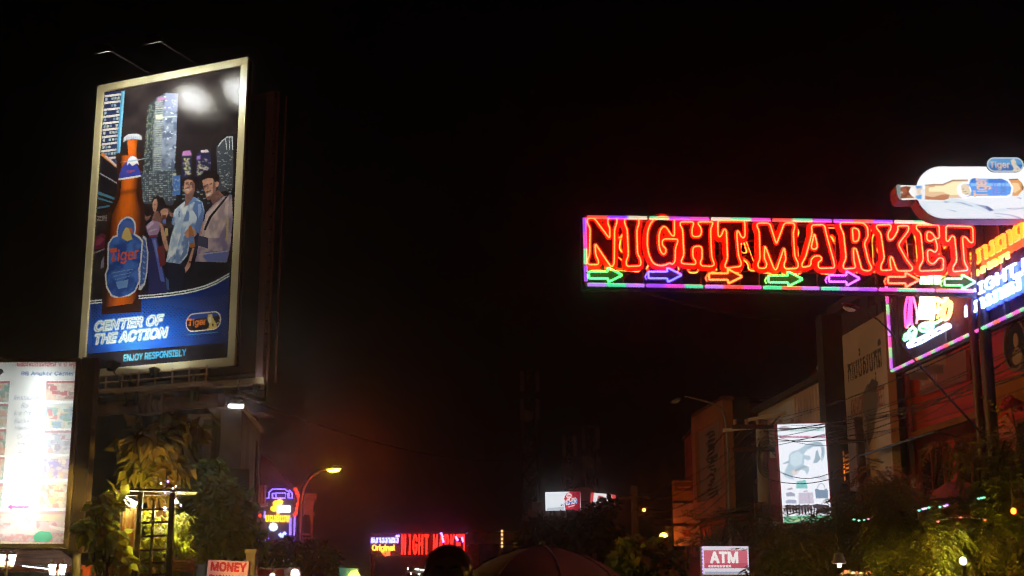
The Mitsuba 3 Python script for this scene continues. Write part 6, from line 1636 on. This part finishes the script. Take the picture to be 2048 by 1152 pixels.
# the leather shop lightbox
FQ = Frame((at(1606, 950, 24)[0], 24, 0), 0.0, math.radians(1.1))
t = thing('leather_shop_lightbox', 'bright white upright lightbox showing a crocodile and leather bags', 'lightbox sign')
a_, b_ = FQ.px(1568, 1052), FQ.px(1649, 847)
LU0, LU1, LV0, LV1 = FQ.px(1560, 950)[0], FQ.px(1657, 950)[0], FQ.px(1610, 1046)[1], FQ.px(1601, 847)[1]
put(t, 'box', FQ.box(LU0, LU1, LV0, LV1, -.22, -.004), matte((.30, .22, .25)))
ribbon_frame(FQ, t, LU0 - .012, LU1 + .012, LV0 - .012, LV1 + .012, .012, -.20, .02, matte((.55, .12, .22)))
put(t, 'side_board', FQ.box(LU0 - .14, LU0 - .02, LV0 + .05, LV0 + 1.1, -.25, -.10), matte((.22, .05, .10)))
put(t, 'bracket', [bar(FQ.P(LU1 + .012, v, -.12), FQ.P(LU1 + .7, v, -.12), .05) for v in (LV0 + .3, LV1 - .3)], DARK_IRON)


def leather_art(F):
    L = []
    def zq(p): return [(1530 + x / 5.006, 830 + y / 5.006) for x, y in p]
    def add(i, p): L.append((i, F.pg(zq(p))))
    L.append(((1.0, 1.05, 1.14), sbox(LU0, LV0, LU1, LV1)))
    L.append(((.52, .46, .52), affinity.scale(Point(F.px(*zq([(195, 135)])[0])).buffer(.08), 1.1, .55)))
    L.append(((.10, .44, .38), fit(F, khmer('សបកបងកងអងគរ'), *zq([(255, 165)])[0], *zq([(585, 118)])[0])))
    L.append(((.66, .05, .22), fit(F, text('ANGKOR PUB STREET LEATHER'), *zq([(148, 230)])[0], *zq([(598, 206)])[0]).buffer(.002)))
    C1, C2, C3 = (.50, .68, .80), (.68, .86, .96), (.36, .52, .62)
    add(C1, [(200, 560), (235, 480), (240, 400), (275, 365), (340, 345), (420, 290), (500, 268), (560, 272), (595, 320), (600, 380), (585, 440), (565, 470), (560, 400), (575, 340), (550, 318), (480, 320), (410, 360), (385, 400), (450, 410), (458, 440), (430, 455), (395, 440), (388, 500), (440, 520), (440, 560), (420, 600), (400, 560), (360, 545), (320, 590), (275, 610), (290, 650), (255, 640), (200, 620), (180, 600)])
    add(C2, [(250, 400), (330, 360), (380, 400), (370, 490), (300, 520), (255, 490)])
    add(C3, [(500, 268), (560, 272), (580, 300), (520, 300), (450, 325), (420, 330)]); add(C3, [(560, 310), (590, 340), (585, 420), (570, 400)])
    add((.95, .80, .74), [(270, 560), (330, 540), (350, 560), (300, 595), (270, 600)])
    add(C3, [(170, 490), (235, 455), (240, 480), (200, 490)]); add(C3, [(510, 360), (530, 350), (540, 400), (560, 440), (520, 480), (480, 480), (500, 430)])
    add(C3, [(300, 545), (390, 505), (430, 520), (360, 545), (300, 570)])
    add((.22, .62, .62), [(315, 665), (405, 648), (428, 735), (312, 735)]); add((.14, .5, .5), [(360, 690), (385, 686), (385, 700), (360, 702)])
    add((.66, .62, .76), [(335, 780), (480, 775), (490, 885), (338, 890)]); add((.42, .38, .55), [(385, 765), (420, 752), (430, 775), (422, 775), (415, 762), (392, 775)]); add((.52, .48, .66), [(430, 778), (440, 778), (448, 886), (440, 886)])
    add((.20, .32, .46), [(500, 745), (520, 735), (545, 750), (590, 750), (615, 735), (630, 760), (630, 835), (510, 835)])
    for i in range(12):
        a0, a1 = math.pi * i / 12, math.pi * (i + 1) / 12
        add((.30, .36, .44), [(563 - 40 * math.cos(a0), 735 - 52 * math.sin(a0)), (563 - 40 * math.cos(a1), 735 - 52 * math.sin(a1)), (563 - 34 * math.cos(a1), 735 - 46 * math.sin(a1)), (563 - 34 * math.cos(a0), 735 - 46 * math.sin(a0))])
    for p, c in (([(220, 740), (270, 725), (280, 745), (230, 752)], (.5, .42, .5)), ([(210, 780), (260, 770), (300, 790), (300, 815), (215, 815)], (.38, .44, .56)), ([(205, 860), (240, 845), (315, 852), (315, 885), (210, 885)], (.42, .50, .66)), ([(480, 620), (540, 605), (610, 612), (615, 660), (560, 650)], (.78, .80, .92))):
        add(c, p)
    r = random.Random(9)
    for k in range(9):
        x = 200 + k * 30
        add((.03, .03, .05), [(x, 905 + r.uniform(-6, 6)), (x + 30, 898 + r.uniform(-6, 6)), (x + 38, 960 + r.uniform(-20, 20)), (x + 24, 1005 + r.uniform(-30, 12)), (x + 12, 960)])
    add((.03, .03, .05), [(470, 900), (520, 890), (560, 895), (640, 905), (650, 980), (620, 1000), (560, 985), (510, 990), (480, 1000), (490, 940)])
    add((1.0, 1.0, 1.1), [(500, 930), (516, 940), (510, 985), (496, 985)])
    for i in range(7):
        a0, a1 = math.pi * i / 7, math.pi * (i + 1) / 7
        add((.2, .22, .3), [(600 - 38 * math.cos(a0), 900 - 30 * math.sin(a0)), (600 - 38 * math.cos(a1), 900 - 30 * math.sin(a1)), (600 - 33 * math.cos(a1), 900 - 25 * math.sin(a1)), (600 - 33 * math.cos(a0), 900 - 25 * math.sin(a0))])
    add((.16, .62, .34), [(190, 1015), (480, 1010), (670, 1000), (670, 1130), (195, 1130)]); add((.52, .70, .38), [(230, 1040), (420, 1035), (400, 1060), (260, 1065)])
    q = sbox(LU0 + .004, LV0 + .004, LU1 - .004, LV1 - .004)
    return [(i, g.intersection(q)) for i, g in L]


print_on(FQ, t + '__face', leather_art(FQ), 0.0, lambda c: matte((.2, .2, .2)), glow=.88)
t = thing('leather_shop_post', 'dark post that holds the leather shop lightbox', 'post')
put(t, 'post', bar(FQ.P(LU1 + .62, 0, -.2), FQ.P(LU1 + .62, LV1 + .1, -.2), .12), DARK_IRON)



def air_unit(u, v, label):
    t = thing('air_conditioner', label, 'air conditioner')
    put(t, 'housing', FA.box(u, u + .85, v, v + .6, .12, .45), matte((.62, .58, .54)))
    for r_ in (.08, .15, .22):
        put(t, 'grille_ring', FA.ext(Point(u + .36, v + .3).buffer(r_ + .012).difference(Point(u + .36, v + .3).buffer(r_)), .452, .47), DARK_IRON)
    put(t, 'fan', [FA.ext(affinity.rotate(sbox(u + .36, v + .27, u + .56, v + .33), k * 120, origin=(u + .36, v + .3)), .451, .455) for k in range(3)], DARK_IRON)
    for k in (.1, .7):
        put(t, 'bracket', FA.box(u + k, u + k + .04, v - .12, v - .003, .004, .42), GALV)


air_unit(ub(1800) + 1.6, 5.4, 'boxy air conditioner on the red wall under the neon shopper sign')
air_unit(ub(1800) + 3.4, 2.2, 'air conditioner low on the red wall behind the twin posts')
air_unit(ub(1560) + .2, 3.2, 'air conditioner on the pale shop house beside the utility pole')
for k_, (x_, z1_) in enumerate(((1676, 6.1), (1835, 6.7))):
    put(('corrugated_shophouse', 'red_building')[k_], 'drain_pipe', tube([FA.P(ub(x_), .14, .10), FA.P(ub(x_), z1_, .10)], .045, 8), GALV)

# bank machine sign
FW = Frame((at(1450, 1120, 20)[0], 20, 0), math.radians(2))
t = thing('bank_machine_sign', 'white and red lit bank machine sign, half covered by the trees at the bottom', 'lightbox sign')
a_, b_ = FW.px(1406, 1149), FW.px(1497, 1092)
put(t, 'box', FW.box(a_[0], b_[0], a_[1] - .02, b_[1], -.2, -.004), matte((.3, .3, .3)))
w_, h_ = b_[0] - a_[0], b_[1] - a_[1]
L = [((.72, .76, .86), sbox(a_[0] + .004, a_[1], b_[0] - .004, b_[1] - .004)), ((.60, .15, .21), sbox(a_[0] + .02, a_[1] + h_ * .22, b_[0] - .02, b_[1] - h_ * .15)), ((.50, .10, .15), sbox(a_[0] + .02, a_[1] + h_ * .22, b_[0] - .02, a_[1] + h_ * .40)),
     ((.92, .95, .95), place(text('ATM'), a_[0] + w_ * .17, a_[1] + h_ * .42, a_[0] + w_ * .76, h_ * .36).buffer(.006)), ((.82, .72, .74), place(text('CASH 24 HOURS') if False else sbox(0, 0, 10, 1).difference(unary_union([sbox(k * 1.25 + 1, -1, k * 1.25 + 1.2, 2) for k in range(8)])), a_[0] + w_ * .12, a_[1] + h_ * .25, a_[0] + w_ * .62, None, a_[1] + h_ * .33)),
     ((.35, .42, .60), sbox(a_[0] + .03, a_[1] + .01, b_[0] - .03, a_[1] + h_ * .10))]
print_on(FW, t + '__face', L, 0.0, lambda c: matte([v * .5 for v in c]), glow=.8)
put(t, 'edge_light', [ball(FW.P(a_[0] - .006, a_[1] + h_ * (k + .5) / 8, .01), .007, 1) for k in range(8)], matte((.8, .8, .8)), glow=(2.5, 1.2, 6))
put(t, 'post', [rod(FW.P(a_[0] + w_ * k, 0, -.1), FW.P(a_[0] + w_ * k, a_[1] - .02, -.1), .03) for k in (.2, .8)], DARK_IRON)

# unlit street lamps, utility pole, tubes, cables
street_lamp('unlit street lamp on a thin arm above the orange framed board', [(1458, 1000), (1455, 870), (1448, 822), (1430, 808), (1400, 800), (1368, 792)], 34, (1352, 800), .035, None, GALV)
street_lamp('unlit street lamp on a long slanting arm between the neon sign and the twin posts', [(1992, 960), (1985, 893), (1930, 830), (1830, 722), (1770, 650), (1730, 620)], 13.6, (1700, 612), .013, None, hs=7, mat=grained('lamp_red', (.06, .03, .027), (.04, .02, .018), 2, .6))
t = thing('utility_pole', 'round concrete utility pole with brackets and a tangle of cables, left of the leather lightbox', 'pole')
pb = at(1530, 1000, 25)
put(t, 'pole', tube([pb * [1, 1, 0], [pb[0], pb[1], at(1522, 840, 25)[2]]], [.15, .11], 14), CONCRETE, smooth=40)
zt = at(1522, 850, 25)[2]
put(t, 'crossarm', [bar([pb[0] - .55, 24.85, z], [pb[0] + .55, 24.85, z], .07) for z in (zt - .05, zt - .45)], DARK_IRON)
for k in range(6):
    put(t, 'insulator', trimesh.creation.cylinder(.03, .09, sections=8, transform=trimesh.transformations.translation_matrix([pb[0] - .5 + k * .2, 24.85, zt + .03])), matte((.4, .3, .26)))
put(t, 'splice_box', boxm([pb[0] + .16, 24.8, zt - .9], (.16, .16, .34)), DARK_IRON)
put(t, 'splice_box', boxm([pb[0] - .16, 24.8, zt - 1.5], (.12, .14, .26)), DARK_IRON)
rc = random.Random(14)
put(t, 'cable_coil', [tube([[pb[0] + .03 + .17 * math.cos(a), 24.72 + k * .015, zt - .5 - k * .05 + .24 * math.sin(a)] for a in np.linspace(0, 2 * math.pi, 20)[:-1]], .010, 5, True) for k in range(5)], matte((.03, .03, .03)))
for k, (x0, y0, x1, y1) in enumerate(((1446, 861, 1514, 854), (1496, 840, 1572, 826), (1634, 736, 1676, 729))):
    t = thing('shop_light_tube', ['unlit pale tube lamp between the orange framed board and the utility pole', 'unlit pale tube lamp above the utility pole', 'dim bluish tube lamp high in the dark left of the tall shop board'][k], 'lamp')
    A_, B_ = at(x0, y0, 28), at(x1, y1, 28)
    put(t, 'tube', rod(A_, B_, .035, 8), WHITE_PAINT, glow=None if k < 2 else (.035, .03, .05)); put(t, 'bracket', [rod(A_ + (B_ - A_) * q_, A_ + (B_ - A_) * q_ + [0, 2.2, -.1], .015) for q_ in (.1, .9)], DARK_IRON)


def cable(p, q, sag, r, label, group=None, n=14):
    t = thing('power_cable', label, 'cable', group)
    s = np.linspace(0, 1, n)[:, None]
    c = p * (1 - s) + q * s
    c[:, 2] -= sag * 4 * (s * (1 - s))[:, 0]
    put(t, None, tube(c, r, 5), CABLE)
    return t


CABLE = bsdf('cable_rubber', {'type': 'principled', 'base_color': rgb((.018, .015, .015)), 'roughness': .6})
GR = 'cables slung from the utility pole across the shop fronts'
rc = random.Random(31)
for k in range(12):
    y0 = 846 + (k % 8) * 7 + rc.uniform(-3, 3)
    p = at(1523 + rc.uniform(-6, 6), y0, 24.8)
    q_ = at(2120, 600 + k * 13 + rc.uniform(-12, 12), 12.5 + rc.uniform(0, 2))
    cable(p, q_, rc.uniform(.1, .7), rc.choice([.004, .005, .007]), 'thin black cable sagging from the utility pole to the right past the leather lightbox', GR, 18)
GR2 = 'cables running from the utility pole up the dark street'
for k in range(6):
    p = at(1523 + rc.uniform(-6, 6), 852 + k * 12, 24.8)
    cable(p, at(1269, 985 + k * 9, 47.8), rc.uniform(.2, .9), .008, 'thin cable running from the utility pole away to the far concrete pole', GR2, 14)
cable(at(1550, 938, 23.5), at(1720, 905, 20), .25, .006, 'cable crossing the middle of the leather lightbox', None, 10)
cable(at(1535, 958, 23.5), at(1700, 944, 21), .12, .007, 'lower cable crossing the lightbox over the crocodile feet', None, 10)
cable(at(485, 795, 29), at(1045, 918, 62), .5, .007, 'long faint cable from the billboard to the far masts', None, 20)
cable(at(1172, 545, 13.9), at(1560, 640, 24), .1, .006, 'faint stay wire running back from the end of the red neon sign', None, 10)

# string lights in the trees at the right
for lab, pts, Y, cols in (('green and violet light string low in the feathery trees', [(1708, 1039), (1718, 1041), (1728, 1040), (1737, 1038)], 13.2, [(.4, 5, 2.4), (1, 6, 3), (.6, 4, 2), (3, .8, 2.4)]),
                          ('green and violet light string beside the lit parasol', [(1838, 1021), (1846, 1018), (1851, 1017), (1858, 1015), (1880, 1014), (1889, 1012), (1894, 1010)], 11.2, [(.4, 5, 2.4), (4, 2, 8), (5, 3, 9), (.5, 5, 2.4), (.5, 4, 2), (3, 1.4, 7), (2.4, .8, 6)]),
                          ('short green light string at the foot of the twin posts', [(1957, 997), (1963, 996), (1968, 995)], 11.2, [(.3, 4, 2), (.4, 5, 3), (.3, 4, 2)]),
                          ('tiny red lights among the leaves left of the yellow lamp', [(1876, 1043), (1921, 1035), (1970, 1040)], 11.2, [(4, .3, .2), (4, .4, .2), (4, .6, .1)])):
    t = thing('light_string', lab, 'string lights')
    for (x, y), c in zip(pts, cols):
        put(t, 'bulb', ball(at(x, y, Y), .009, 1, (1.4, 1, .8)), matte((.7, .7, .7)), glow=[v * .35 for v in c])
    put(t, 'wire', tube([at(x, y - 2, Y + .02) for x, y in pts], .003, 4), CABLE)
t = thing('red_lantern', 'small glowing orange red lantern at the right edge of the photo', 'lantern')
c = at(2027, 1022, 11.3); put(t, 'globe', ball(c, .020, 2, (1, 1, 1.25)), matte((.8, .3, .1)), glow=(9, 1.3, .1)); put(t, 'cord', rod(c, c + [0, 0, .3], .004), DARK_IRON)
t = thing('yellow_tree_lamp', 'bright yellow lamp shining through the leaves of the nearest tree', 'lamp')
c = at(1926, 1122, 11.2); put(t, 'globe', ball(c, .024, 2, (1, 1, 1.15)), matte((.8, .7, .5)), glow=(3800, 2000, 240), pick=6); put(t, 'pole', rod(c * [1, 1, 0], c + [0, 0, -.03], .016), DARK_IRON)
t = thing('flower_stall', 'row of red and white flowers, some given a glow, under the feathery tree', 'flowers')
for k in range(9):
    x = 1684 + k * 7.5
    put(t, 'flower_head', ball(at(x, 1146 + rc.uniform(-3, 3), 12.6), .018, 1), matte([(.7, .5, .45), (.75, .15, .10), (.7, .6, .3)][k % 3]), glow=[(.9, .5, .4), (1.2, .2, .1), (1.0, .8, .3)][k % 3] if k % 2 else None)  # every other head glows in place of stall light falling on it
put(t, 'tray', bar(at(1680, 1154, 12.6), at(1752, 1154, 12.6), .12, .05), BARK)
put(t, 'leg', [rod(at(x, 1154, 12.6) * [1, 1, 0], at(x, 1154, 12.6), .015) for x in (1684, 1748)], BARK)
t = thing('pale_lamp_shade', 'dim cream lamp shade with an unseen bulb, among the leaves left of the nearest tree', 'lamp')
c = at(1678, 1116, 12.0)
m = trimesh.creation.revolve(np.array([(.0, .04), (.035, .04), (.06, -.045), (0, -.045)]), sections=14); m.apply_translation(c)
put(t, 'shade', m, matte((.7, .6, .4)), glow=(.42, .36, .20)); put(t, 'bulb', ball(c + [0, 0, -.062], .016, 2), matte((.8, .8, .8)), glow=(5600, 3400, 700), pick=5); put(t, 'cord', rod(c + [0, 0, .04], c + [0, 0, .5], .004), DARK_IRON)  # bulb below the shade is unseen, placed to light the lower foliage

# ================================================================ foreground
t = thing('round_parasol', 'large dark round parasol at the bottom edge right of the man', 'parasol')
c = at(1085, 1093, 14)
prof = [(0.0, .0), (.10, -.006), (.25, -.035), (.42, -.09), (.58, -.165), (.72, -.26), (.80, -.345), (.80, -.41), (.785, -.41), (.785, -.35), (.70, -.27), (.56, -.18), (.4, -.105), (.2, -.04), (0, -.015)]
CANV = grained('canopy_cloth', (.09, .03, .024), (.06, .022, .018), 3, .9)
for k in range(8):
    m = trimesh.creation.revolve(np.array(prof), angle=math.pi / 4 * .985, sections=8)
    m.apply_transform(trimesh.transformations.rotation_matrix(k * math.pi / 4 + .2, [0, 0, 1])); m.apply_translation(c)
    put(t, 'canopy_panel', m, CANV)
for k in range(8):
    a = k * math.pi / 4 + .2
    put(t, 'rib', tube([c + [r_ * math.cos(a), r_ * math.sin(a), z_ + .006] for r_, z_ in prof[:7]], .007, 5), DARK_IRON)
put(t, 'pole', rod([c[0], c[1], .05], c + [0, 0, .03], .022, 10), DARK_IRON); put(t, 'finial', ball(c + [0, 0, .03], .03, 1), DARK_IRON)
put(t, 'base', trimesh.creation.cylinder(.28, .08, sections=20, transform=trimesh.transformations.translation_matrix([c[0], c[1], .05])), CONCRETE)


def chain(bones, edge=.03):
    """one continuous surface from tapered bones ((p, r), (q, r))"""
    ms = []
    for (p, r0_), (q, r1_) in bones:
        pts = np.vstack([ball(p, r0_, 2).vertices, ball(q, r1_, 2).vertices])
        ms.append(manifold3d.Manifold.hull_points(pts.astype(np.float64)))
    m = manifold3d.Manifold.batch_boolean(ms, manifold3d.OpType.Add).refine_to_length(edge).to_mesh()
    m = trimesh.Trimesh(m.vert_properties[:, :3], m.tri_verts)
    trimesh.smoothing.filter_taubin(m, iterations=12)
    return m


pt = thing('person', 'man with close cropped hair, only his head showing above the bottom edge', 'person')
SKIN = grained('skin', (.46, .25, .18), (.40, .21, .15), 14, .5)
hx, hy = at(896, 1140, 5.5)[0], 5.5
ztop = at(896, 1089, 5.5)[2]
hz = ztop - .118
H = lambda x, y, z: np.array([hx + x, hy + y, hz + z])
head = [((H(0, .02, .028), .090), (H(0, -.03, .020), .074)), ((H(0, .025, .0), .088), (H(0, -.028, -.035), .066)), ((H(0, -.03, -.04), .062), (H(0, -.048, -.092), .036)),
        ((H(-.035, -.02, -.06), .036), (H(0, -.052, -.096), .030)), ((H(.035, -.02, -.06), .036), (H(0, -.052, -.096), .030)),
        ((H(0, -.098, .012), .010), (H(0, -.112, -.034), .014)), ((H(-.014, -.098, -.038), .010), (H(.014, -.098, -.038), .010)),
        ((H(-.046, -.082, .026), .013), (H(-.012, -.096, .020), .012)), ((H(.046, -.082, .026), .013), (H(.012, -.096, .020), .012)),
        ((H(-.018, -.088, -.066), .009), (H(.018, -.088, -.066), .009)), ((H(-.015, -.086, -.078), .009), (H(.015, -.086, -.078), .009)), ((H(-.05, -.058, -.020), .022), (H(-.03, -.078, -.03), .016)), ((H(.05, -.058, -.020), .022), (H(.03, -.078, -.03), .016)),
        ((H(-.082, .012, .016), .014), (H(-.080, .014, -.030), .011)), ((H(.082, .012, .016), .014), (H(.080, .014, -.030), .011)),
        ((H(0, .02, -.05), .062), (H(0, .03, -.20), .060)), ((H(0, .03, -.20), .066), (H(0, .03, -.30), .09))]
zs = hz - .29
SH = lambda x, y, z: np.array([hx + x, hy + y, z])
body = [((SH(-.15, .03, zs - .02), .062), (SH(.15, .03, zs - .02), .062)), ((SH(-.09, .02, zs - .15), .10), (SH(.09, .02, zs - .15), .10)), ((SH(-.08, .03, zs - .45), .10), (SH(.08, .03, zs - .45), .10)), ((SH(-.09, .03, zs - .15), .10), (SH(-.08, .03, zs - .45), .10)), ((SH(.09, .03, zs - .15), .10), (SH(.08, .03, zs - .45), .10)), ((SH(0, .03, zs - .3), .11), (SH(0, .03, zs - .6), .11))]
for s in (-1, 1):
    body += [((SH(.17 * s, .03, zs - .03), .055), (SH(.23 * s, .05, zs - .33), .043)), ((SH(.23 * s, .05, zs - .33), .041), (SH(.225 * s, -.03, zs - .58), .028)),
             ((SH(.225 * s, -.03, zs - .58), .028), (SH(.22 * s, -.045, zs - .67), .033)), ((SH(.09 * s, .03, zs - .58), .10), (SH(.10 * s, .02, zs - .99), .058)), ((SH(.10 * s, .02, zs - .99), .056), (SH(.105 * s, .05, .09), .040)), ((SH(.105 * s, .06, .045), .042), (SH(.115 * s, -.13, .035), .034))]
    for k in range(4):
        yk = -.075 + k * .021
        l_ = (.075, .085, .08, .062)[k]
        body += [((SH(.222 * s, yk, zs - .69), .0095), (SH(.217 * s, yk - .005, zs - .69 - l_ * .55), .0085)), ((SH(.217 * s, yk - .005, zs - .69 - l_ * .55), .0085), (SH(.205 * s, yk, zs - .69 - l_), .0075))]
    body += [((SH(.212 * s, -.07, zs - .64), .011), (SH(.200 * s, -.095, zs - .69), .009))]
put(pt, None, chain(head + body, .014), SKIN, smooth=True)
shirt = chain([((a_[0], a_[1] + .014), (b_[0], b_[1] + .014)) for a_, b_ in body[:6]] + [((SH(.17 * s, .03, zs - .03), .068), (SH(.205 * s, .04, zs - .22), .060)) for s in (-1, 1)], .03)
put(pt, 'shirt', shirt, matte((.07, .04, .04)), smooth=True)
trou = chain([((SH(.09 * s, .03, zs - .58), .116), (SH(.10 * s, .02, zs - .99), .076)) for s in (-1, 1)] + [((SH(.10 * s, .02, zs - .99), .074), (SH(.105 * s, .05, .11), .058)) for s in (-1, 1)] + [((SH(-.07, .03, zs - .60), .116), (SH(.07, .03, zs - .60), .116))], .03)
put(pt, 'trousers', trou, matte((.04, .04, .06)), smooth=True)
hair = chain([((H(0, .028, .032), .0905), (H(0, -.010, .036), .0835)), ((H(0, .04, -.02), .080), (H(0, .03, .02), .088))], .014)
put(pt, 'hair', hair, matte((.26, .145, .105)), smooth=True)
for s in (-1, 1):
    put(pt, 'eye', ball(H(.031 * s, -.083, .003), .012, 2), matte((.55, .5, .48)), smooth=True)
    put(pt, 'eyebrow', tube([H(.014 * s, -.107, .026), H(.032 * s, -.101, .033), H(.052 * s, -.086, .026)], .0045, 6), matte((.04, .025, .02)))
    put(pt, 'shoe', chain([((SH(.105 * s, .07, .05), .052), (SH(.115 * s, -.15, .042), .043))], .03), matte((.03, .03, .03)), smooth=True)
put(pt, 'mouth', tube([H(-.022, -.094, -.071), H(0, -.099, -.0725), H(.022, -.094, -.071)], .003, 6), matte((.22, .07, .06)))

# the sky is dim and picked seldom next to the lamps
wsum = sum(e['emitter']['sampling_weight'] for e in scene.values() if isinstance(e, dict) and 'emitter' in e)
scene['sky']['sampling_weight'] = 0.06 * wsum
